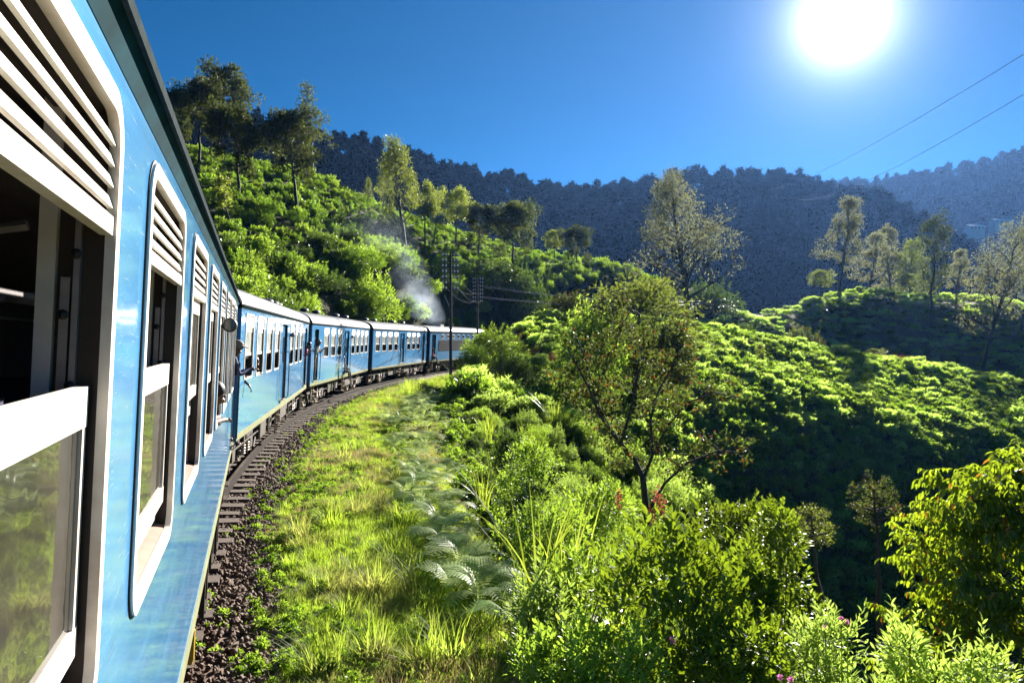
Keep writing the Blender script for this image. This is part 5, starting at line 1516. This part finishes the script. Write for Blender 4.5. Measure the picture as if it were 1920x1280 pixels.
wood(RV, 46, 5200, 5.0, 10.0, 60, 'crest_tree', 'dark tree standing along the crest of the far mountain on the right', 'trees along the crest of the far mountain', 'far_woods', umin=1380, seed=6, patch=-0.22)
# ---------------------------------------------------------------- telegraph poles and wires
def cross_pole(label, x, y, height, ang, rows=7):
    base = H1(x, y) - 0.3
    t = tag(empty('telegraph_pole', (x, y, base), (0, 0, ang)), label, 'telegraph pole')
    h = height - base
    b = MB(); b.tube([(0, 0, 0), (0, 0, h * 0.5), (0, 0, h)], [0.11, 0.095, 0.07], 10)
    b.build('mast', M['pole'], t, smooth=True)
    ends = []
    for k in range(rows):
        z = h - 0.18 - 0.36 * k; w = 0.54
        b = MB(); b.box(-w, w, 0.10, 0.17, z - 0.03, z + 0.03); b.box(-0.10, 0.10, 0.0, 0.175, z - 0.012, z + 0.012)
        ca = b.build('cross_arm', M['pole'], t)
        for xx in (-0.49, -0.27, 0.27, 0.49):
            b = MB(); b.lathe([(0.015, -0.10), (0.015, 0), (0.055, 0.0), (0.05, 0.05), (0.028, 0.065), (0.042, 0.08), (0.03, 0.13), (0.005, 0.14)], 10, Matrix.Translation((xx, 0.135, z + 0.045)) @ Matrix.Rotation(R(90), 4, 'X'))
            b.build('insulator', M['insul'], ca, smooth=True)
            ends.append((xx, z + 0.12))
    for sx in (-1, 1):
        b = MB(); b.tube([(sx * 0.05, 0.1, h - 3.5), (sx * 0.42, 0.1, h - 2.65)], 0.018, 5); b.build('brace', M['steel'], t)
    Mx = Matrix.Translation((x, y, base)) @ Matrix.Rotation(ang, 4, 'Z')
    return [Mx @ Vector((xx, 0.135, z)) for xx, z in ends]
P1 = cross_pole('dark telegraph pole with white insulators in front of the engine van', -3.96, 48.2, 8.5, R(12))
P2 = cross_pole('telegraph pole with white insulators standing behind the bushes right of the train head', -3.36, 72.5, 8.9, R(-18))
def plain_pole(label, x, y, top):
    base = H1(x, y) - 0.3; t = tag(empty('telegraph_pole', (x, y, base)), label, 'telegraph pole')
    b = MB(); b.tube([(0, 0, 0), (0, 0, top - base)], [0.14, 0.10], 9); b.build('mast', M['pole'], t)
    b = MB(); b.box(-0.8, 0.8, 0.10, 0.17, top - base - 0.25, top - base - 0.17); b.build('cross_arm', M['pole'], t)
    return Vector((x, y, top))
p3 = plain_pole('thin dark pole at the far end of the glinting wires', 37.6, 130.5, 10.2)
def wire(name, label, a, b_, sag, rad, cat='wire', group=None, n=22):
    pts = [a.lerp(b_, k / n) - Vector((0, 0, sag * 4 * (k / n) * (1 - k / n))) for k in range(n + 1)]
    mb = MB(); mb.tube(pts, rad, 5); return tag(mb.build(name, M['wire'], smooth=True), label, cat, group)
for k, i in enumerate((17, 19, 25, 27)):
    wire('telegraph_wire', 'thin wire strung between the two poles with white insulators', P1[i], P2[i], 0.5, 0.012, group='wires between the two near poles')
for k, i in enumerate((9, 11, 21, 23)):
    wire('telegraph_wire', 'sunlit glinting wire running right from the poles past the trees', P2[i], p3 + Vector((-0.6 + 0.4 * k, 0.1, -0.2 - 0.22 * (k // 2))), 1.0, 0.03, group='glinting wires running right')
pa, pb = Vector(at(1395, 352, 500)), Vector(at(1465, 360, 500))
qa, qb = Vector(at(2060, 15, 62)), Vector(at(2060, 92, 62))
wire('power_line', 'upper of the two thin power lines slanting across the sky below the sun', pa, qa, 7.0, 0.032, 'power line', n=60)
wire('power_line', 'lower of the two thin power lines slanting across the sky', pb, qb, 8.5, 0.032, 'power line', n=60)

# ---------------------------------------------------------------- houses on the far mountain
M['tin'] = simple('tin_roof', (0.75, 0.74, 0.72), 0.35, 0.3, var=0.1, scale=0.6)
M['plaster'] = simple('plaster_wall', (0.45, 0.42, 0.38), 0.8, var=0.1)
M['dark_glass'] = simple('dark_window', (0.02, 0.025, 0.03), 0.1)
def house(label, u, v, z, L, rot):
    p = at(u, v, z); t = tag(empty('house', (p[0], p[1], p[2] - 3.0), (0, 0, rot)), label, 'house')
    b = MB(); b.box(-L/2, L/2, -3, 3, -6, 2.6); b.build('wall', M['plaster'], t)
    b = MB(); b.add([(-L/2-.6,-3.8,2.4),(L/2+.6,-3.8,2.4),(L/2+.6,0,4.0),(-L/2-.6,0,4.0),(L/2+.6,3.8,2.4),(-L/2-.6,3.8,2.4)], [(0,1,2,3),(3,2,4,5),(5,4,1,0)])
    b.build('roof', M['tin'], t)
    for k in range(4):
        x = -L/2 + L * (k + 0.5) / 4
        b = MB(); b.box(x - 0.6, x + 0.6, -3.06, -2.9, 0.9, 2.1); b.build('window', M['dark_glass'], t)
house('long white roofed house on the far mountain, the higher of two', 1876, 413, 560, 15, R(8))
house('long white roofed house on the far mountain, the lower of two', 1826, 424, 545, 13, R(14))

# ---------------------------------------------------------------- people on the train
def cloth(c): return simple('cloth', c, 0.8, var=0.15, scale=20)
def person(label, loc, rotz, J, shirt, trousers, hair='hair', cap=None, group=None, scale=1.0, long_sleeve=False, skin='skin', tilt=CANT):
    """one continuous skinned body posed by its joints (x ahead, y left, z up, metres from the seat or the feet)"""
    t = tag(empty('person', loc, (0, 0, rotz)), label, 'person', group); t.scale = (scale,) * 3
    names = list(J); idx = {n: i for i, n in enumerate(names)}
    E = [('pelvis','spine'),('spine','chest'),('chest','neck'),('neck','chin'),('chin','head'),('head','crown'),('chin','nose'),
         ('chest','shoulder_l'),('shoulder_l','elbow_l'),('elbow_l','wrist_l'),('wrist_l','palm_l'),
         ('chest','shoulder_r'),('shoulder_r','elbow_r'),('elbow_r','wrist_r'),('wrist_r','palm_r'),
         ('pelvis','hip_l'),('hip_l','knee_l'),('knee_l','ankle_l'),('ankle_l','toe_l'),
         ('pelvis','hip_r'),('hip_r','knee_r'),('knee_r','ankle_r'),('ankle_r','toe_r')]
    RAD = {'pelvis':(.145,.11),'spine':(.135,.10),'chest':(.155,.115),'neck':(.055,.055),'chin':(.066,.072),'head':(.078,.094),'crown':(.055,.065),'nose':(.016,.014),
           'shoulder':(.068,.068),'elbow':(.044,.044),'wrist':(.029,.024),'palm':(.038,.020),'hip':(.092,.092),'knee':(.058,.058),'ankle':(.038,.042),'toe':(.036,.03)}
    me = bpy.data.meshes.new('body'); me.from_pydata([J[n] for n in names], [(idx[a], idx[b_]) for a, b_ in E], [])
    tmp = bpy.data.objects.new('body_tmp', me); col.objects.link(tmp)
    tmp.modifiers.new('skin', 'SKIN'); ss_ = tmp.modifiers.new('sub', 'SUBSURF'); ss_.levels = 2; ss_.render_levels = 2
    sv = me.skin_vertices[0].data
    for n in names:
        rr = RAD[n.split('_')[0]]; sv[idx[n]].radius = rr; sv[idx[n]].use_root = (n == 'pelvis')
    dg = bpy.context.evaluated_depsgraph_get(); dg.update()
    bm_ = bpy.data.meshes.new_from_object(tmp.evaluated_get(dg)); bpy.data.objects.remove(tmp); bm_.name = 'body'
    V = np.empty(len(bm_.vertices) * 3); bm_.vertices.foreach_get('co', V); V = V.reshape(-1, 3)
    # clothing follows the nearest bone
    segs = [(np.array(J[a], float), np.array(J[b_], float), a, b_) for a, b_ in E]
    best = np.full(len(V), 9.0); own = np.zeros(len(V), int)
    for k, (a, b_, na, nb) in enumerate(segs):
        d = b_ - a; tt = np.clip(((V - a) @ d) / (d @ d + 1e-9), 0, 1); ds = np.linalg.norm(V - (a + tt[:, None] * d), axis=1)
        up_ = ds < best; best[up_] = ds[up_]; own[up_] = k
    def region(k):
        a, b_ = segs[k][2], segs[k][3]
        if a in ('neck', 'chin', 'head'): return 0
        if 'palm' in b_ or 'wrist' in b_ and not long_sleeve: return 0
        if 'toe' in b_: return 0
        if a.startswith(('hip', 'knee')) or a == 'pelvis': return 2
        return 1
    reg = np.array([region(k) for k in range(len(segs))])
    for m in (M[skin], shirt, trousers): bm_.materials.append(m)
    mi = [int(np.bincount(reg[own[list(p.vertices)]]).argmax()) for p in bm_.polygons]
    bm_.polygons.foreach_set('material_index', mi); bm_.polygons.foreach_set('use_smooth', [True] * len(mi))
    # fingers: five, unequal and bent, joined to the palms
    fb = MB()
    for sd in ('l', 'r'):
        w, p = Vector(J['wrist_' + sd]), Vector(J['palm_' + sd]); d = (p - w).normalized(); up_ = Vector((0, 0, 1))
        s_ = d.cross(up_); s_ = s_.normalized() if s_.length > 0.1 else Vector((0, 1, 0)); n_ = s_.cross(d)
        for k, (o, ln) in enumerate(((-0.026, 0.062), (-0.009, 0.074), (0.009, 0.070), (0.026, 0.055))):
            b0 = p + s_ * o + d * 0.01; b1 = b0 + d * ln * 0.5 - n_ * 0.01; b2 = b1 + d * ln * 0.28 - n_ * 0.028
            fb.tube([b0, b1, b2], [0.0095, 0.0088, 0.0065], 6)
        sg = -1 if sd == 'r' else 1
        b0 = p - d * 0.05 + s_ * 0.03 * sg; fb.tube([b0, b0 + d * 0.03 + s_ * 0.022 * sg, b0 + d * 0.065 + s_ * 0.02 * sg - n_ * .01], [0.011, 0.010, 0.007], 6)
    o0 = len(bm_.vertices)
    import bmesh
    bb = bmesh.new(); bb.from_mesh(bm_)
    vs = [bb.verts.new(v) for v in fb.v]
    for f in fb.f:
        nf = bb.faces.new([vs[i] for i in f]); nf.material_index = 0; nf.smooth = True
    bb.to_mesh(bm_); bb.free()
    obj('body', bm_, t)
    hd, cr, ch = Vector(J['head']), Vector(J['crown']), Vector(J['chin']); ax = (cr - ch).normalized(); fw = (Vector(J['nose']) - ch); fw = (fw - ax * fw.dot(ax)).normalized(); sd_ = ax.cross(fw)
    Mh = Matrix((fw, sd_, ax)).transposed().to_4x4(); Mh.translation = hd
    def local(mb): mb.v = [tuple(Mh @ Vector(v)) for v in mb.v]; return mb
    b = MB(); b.ball((-0.022, 0, 0.028), (0.102, 0.088, 0.100), 14, 9)
    b.v = [v for v in b.v]; local(b); b.build('hair', M[hair], t, smooth=True, angle=80)
    for s_ in (-1, 1):
        b = MB(); b.ball((0.082, s_ * 0.032, -0.002), (0.012, 0.014, 0.009), 8, 5); local(b).build('eye', M['rubber'], t, smooth=True)
        b = MB(); b.ball((-0.005, s_ * 0.086, -0.012), (0.022, 0.010, 0.032), 8, 6); local(b).build('ear', M[skin], t, smooth=True)
    b = MB(); b.ball((0.082, 0, -0.062), (0.012, 0.026, 0.006), 8, 5); local(b).build('mouth', simple('lips', (0.12, 0.04, 0.035), 0.5), t, smooth=True)
    if cap:
        b = MB(); b.ball((-0.008, 0, 0.045), (0.112, 0.100, 0.088), 16, 8)
        b.add([Vector((0.08 + 0.115 * math.cos(a) , 0.085 * math.sin(a), 0.052 - 0.02 * math.cos(a))) for a in np.linspace(-1.57, 1.57, 9)] + [Vector((0.07 + 0.105 * math.cos(a), 0.08 * math.sin(a), 0.040 - 0.02 * math.cos(a))) for a in np.linspace(-1.57, 1.57, 9)],
              [tuple(range(9)), tuple(reversed(range(9, 18)))] + [(i, i + 9, i + 10, i + 1) for i in range(8)])
        local(b).build('cap', cap, t, smooth=True, angle=40)
    return t
def stand(lean=(0, 0), turn=0.0, arms='rail', look=(1, 0, -0.1)):
    """standing at a door, leaning by lean (x, y) at head height"""
    lx, ly = lean
    f = lambda x, y, z: (x + lx * max(0, z - 0.85) / 0.75, y + ly * max(0, z - 0.85) / 0.75, z)
    J = {'pelvis': f(0,0,.90), 'spine': f(-.01,0,1.08), 'chest': f(0,0,1.30), 'neck': f(.01,0,1.46), 'chin': f(.025,0,1.545), 'head': f(.03,0,1.605), 'crown': f(.02,0,1.665)}
    n = Vector(J['chin']) + Vector(look).normalized() * 0.10 + Vector((0, 0, .015)); J['nose'] = tuple(n)
    for s_, g in (('l', 1), ('r', -1)):
        J['shoulder_' + s_] = f(0, .17 * g, 1.385); J['hip_' + s_] = (0, .095 * g, .86); J['knee_' + s_] = (.03, .10 * g, .48); J['ankle_' + s_] = (-.01, .11 * g, .085); J['toe_' + s_] = (.14, .12 * g, .035)
        if arms == 'rail': e = f(.06, .27 * g, 1.15); w = f(.16, .34 * g, 1.33); p = f(.19, .36 * g, 1.40)
        elif arms == 'camera': e = f(.14, .22 * g, 1.14); w = f(.34, .06 * g, 1.22); p = f(.41, .04 * g, 1.235)
        else: e = f(-.02, .23 * g, 1.11); w = f(.05, .24 * g, .87); p = f(.07, .235 * g, .79)
        J['elbow_' + s_], J['wrist_' + s_], J['palm_' + s_] = e, w, p
    return J
def sit(out=0.0, feet=-0.42):
    J = {'pelvis': (0,0,.10), 'spine': (0,0,.28), 'chest': (.05,0,.50), 'neck': (.09,0,.66), 'chin': (.125,0,.745), 'head': (.13,0,.805), 'crown': (.12,0,.865), 'nose': (.235,0,.745)}
    for s_, g in (('l', 1), ('r', -1)):
        J['shoulder_' + s_] = (.05, .17 * g, .585); J['hip_' + s_] = (.04, .095 * g, .085); J['knee_' + s_] = (.44, .11 * g, .10); J['ankle_' + s_] = (.46, .11 * g, -.30); J['toe_' + s_] = (.60, .12 * g, -.36)
        J['elbow_' + s_] = (.17, .22 * g, .34); J['wrist_' + s_] = (.37, .15 * g, .22); J['palm_' + s_] = (.44, .14 * g, .20)
    return J
def window_lean(out=0.0, hang=False):
    """seated just inside a window, bent forward so that the head and one forearm come out over the sill"""
    J = sit()
    J.update({'spine': (.05,0,.27), 'chest': (.20,0,.44), 'neck': (.33,0,.55), 'chin': (.42,0,.615), 'head': (.44,0,.67), 'crown': (.445,0,.735), 'nose': (.525,0,.60)})
    for s_, g in (('l', 1), ('r', -1)):
        J['shoulder_' + s_] = (.23, .17 * g, .50); J['hip_' + s_] = (.04, .095 * g, .085); J['knee_' + s_] = (.38, .11 * g, .08); J['ankle_' + s_] = (.30, .11 * g, -.34); J['toe_' + s_] = (.40, .12 * g, -.40)
    J['elbow_l'] = (.40, .20, .36); J['wrist_l'] = (.44, .0, .40); J['palm_l'] = (.46, -.07, .41)
    J['elbow_r'] = (.50, -.17, .40); J['wrist_r'] = (.66, -.13, .24); J['palm_r'] = (.70, -.12, .16)
    if not hang: J['elbow_r'] = (.40, -.19, .40); J['wrist_r'] = (.50, -.02, .42); J['palm_r'] = (.53, .05, .42)
    for k, v in list(J.items()):
        if k in ('neck', 'chin', 'head', 'crown', 'nose', 'palm_r', 'wrist_r', 'elbow_r'): J[k] = (v[0] + out, v[1], v[2])
    return J
def on_coach(c_, s, y, z):
    return (Matrix.Translation(c_.location) @ c_.rotation_euler.to_matrix().to_4x4()) @ Vector((s, y, z))
navy, grey_, pink, white, blue_, dark_, khaki = (cloth(c) for c in ((.02,.035,.13), (.28,.27,.26), (.5,.08,.22), (.55,.56,.58), (.06,.10,.35), (.02,.02,.025), (.10,.08,.06)))
capm = cloth((0.20, 0.175, 0.16))
out = lambda c_: c_.rotation_euler.z - math.pi / 2      # facing the valley
person('person in a grey cap leaning out of the end door of the nearest coach', on_coach(c1, 15.62, -1.32, 1.24), out(c1) + R(12), stand((.20, -.05), arms='camera', look=(.8, -.5, -.45)), navy, dark_, cap=capm, long_sleeve=True)
person('dark haired person behind the one in the grey cap at the door', on_coach(c1, 15.40, -1.20, 1.24), out(c1) + R(40), stand((.20, .0), arms='down', look=(1, .2, 0)), dark_, dark_, scale=1.1)
person('passenger with dark hair leaning out over the window sill of the nearest coach', on_coach(c1, c1w[5] + 0.50, -1.00, 1.78), out(c1), window_lean(.02), grey_, dark_)
person('passenger with a dark sleeve hanging an arm out of the second coach window', on_coach(c2, LAY[0] + 0.35, -1.00, 1.80), out(c2), window_lean(-.12, True), dark_, dark_, long_sleeve=True)
person('dark haired passenger in the window behind the arm on the second coach', on_coach(c2, LAY[1] + 0.55, -0.95, 1.78), out(c2), window_lean(), white, dark_)
person('passenger in pink leaning from the rear door of the second coach', on_coach(c2, 14.95, -1.30, 1.24), out(c2) + R(10), stand((.34, 0), arms='rail', look=(.9, .4, 0)), pink, dark_, scale=0.95)
person('fair haired passenger in white leaning from the door of the third coach', on_coach(c3, 0.98, -1.36, 1.24), out(c3) - R(15), stand((.26, 0), arms='rail', look=(.8, -.5, 0)), white, khaki, hair='fair')
person('fair haired passenger standing behind in the door of the third coach', on_coach(c3, 1.12, -1.18, 1.24), out(c3), stand((.10, 0), arms='down', look=(.9, -.4, .1)), blue_, dark_, hair='fair', scale=1.12)
person('passenger in grey sitting on the step of the third coach', on_coach(c3, 7.86, -1.30, 1.20), out(c3) - R(10), sit(), grey_, khaki)
person('passenger standing inside the middle door of the third coach', on_coach(c3, 7.82, -1.05, 1.24), out(c3), stand((.16, 0), arms='rail'), dark_, dark_)
person('passenger with an arm out of the window of the fourth coach', on_coach(c4, LAY[3] + 0.62, -1.00, 1.82), out(c4), window_lean(.1, True), dark_, dark_)
person('passenger standing in the rear door of the fourth coach', on_coach(c4, 14.9, -1.28, 1.24), out(c4), stand((.16, 0), arms='rail'), khaki, dark_)
person('passenger leaning low from the door of the engine van', on_coach(van, 1.05, -1.30, 1.24), out(van) + R(15), sit(), pink, dark_)

# ---------------------------------------------------------------- smoke and haze
def smoke():
    a, b_ = Vector((-6.6, 72.0, 4.4)), Vector((-17.0, 77.0, 14.0))
    m = MB(); m.tube([a.lerp(b_, k / 8) + Vector((0, 0, 0.9 * math.sin(k / 8 * 3.1))) for k in range(9)], [0.7 + 7.0 * (k / 8) ** 0.9 for k in range(9)], 18)
    me = m.mesh('smoke', None) if False else None
    t = NT('smoke'); pv = t.new('ShaderNodeVolumePrincipled')
    g = t.pos()
    ax = (b_ - a).normalized(); L = (b_ - a).length
    rel = t.new('ShaderNodeVectorMath', operation='SUBTRACT'); t.l.new(g, rel.inputs[0]); rel.inputs[1].default_value = a
    dt = t.new('ShaderNodeVectorMath', operation='DOT_PRODUCT'); t.l.new(rel.outputs[0], dt.inputs[0]); dt.inputs[1].default_value = ax
    al = t.math('DIVIDE', dt.outputs['Value'], L)
    ln = t.new('ShaderNodeVectorMath', operation='LENGTH'); t.l.new(rel.outputs[0], ln.inputs[0])
    d2 = t.math('SQRT', t.math('MAXIMUM', t.math('SUBTRACT', t.math('POWER', ln.outputs['Value'], 2.0), t.math('POWER', dt.outputs['Value'], 2.0)), 0.0))
    wid = t.math('ADD', t.math('MULTIPLY', t.math('MAXIMUM', al, 0.0), 6.7), 0.6)
    fall = t.math('SUBTRACT', 1.0, t.math('DIVIDE', d2, wid), clamp=True)
    nz = t.ramp(t.noise(0.8, 5, g, 0.65), [(0.36, (0, 0, 0)), (0.68, (1, 1, 1))])
    fade = t.math('MULTIPLY', t.math('SUBTRACT', 1.02, al, clamp=True), t.math('MULTIPLY', t.math('MAXIMUM', al, 0.0), 9.0, clamp=True))
    t.l.new(t.math('MULTIPLY', t.math('MULTIPLY', t.math('MULTIPLY', fall, nz), t.math('DIVIDE', fade, t.math('ADD', t.math('MULTIPLY', t.math('MAXIMUM', al, 0.0), 5.0), 0.6))), 0.45), pv.inputs['Density'])
    pv.inputs['Color'].default_value = (0.66, 0.80, 1.0, 1); pv.inputs['Anisotropy'].default_value = 0.5
    t.l.new(pv.outputs[0], t.out.inputs['Volume'])
    o = tag(m.build('smoke', t.m), kind='stuff')
smoke()
hz = MB(); hz.box(-1550, 1550, -420, 1950, -45, 235)
t = NT('haze'); pv = t.new('ShaderNodeVolumePrincipled')
pv.inputs['Color'].default_value = (0.19, 0.42, 1.0, 1); pv.inputs['Density'].default_value = 0.000065; pv.inputs['Anisotropy'].default_value = 0.56
t.l.new(pv.outputs[0], t.out.inputs['Volume'])
tag(hz.build('haze', t.m), kind='stuff')
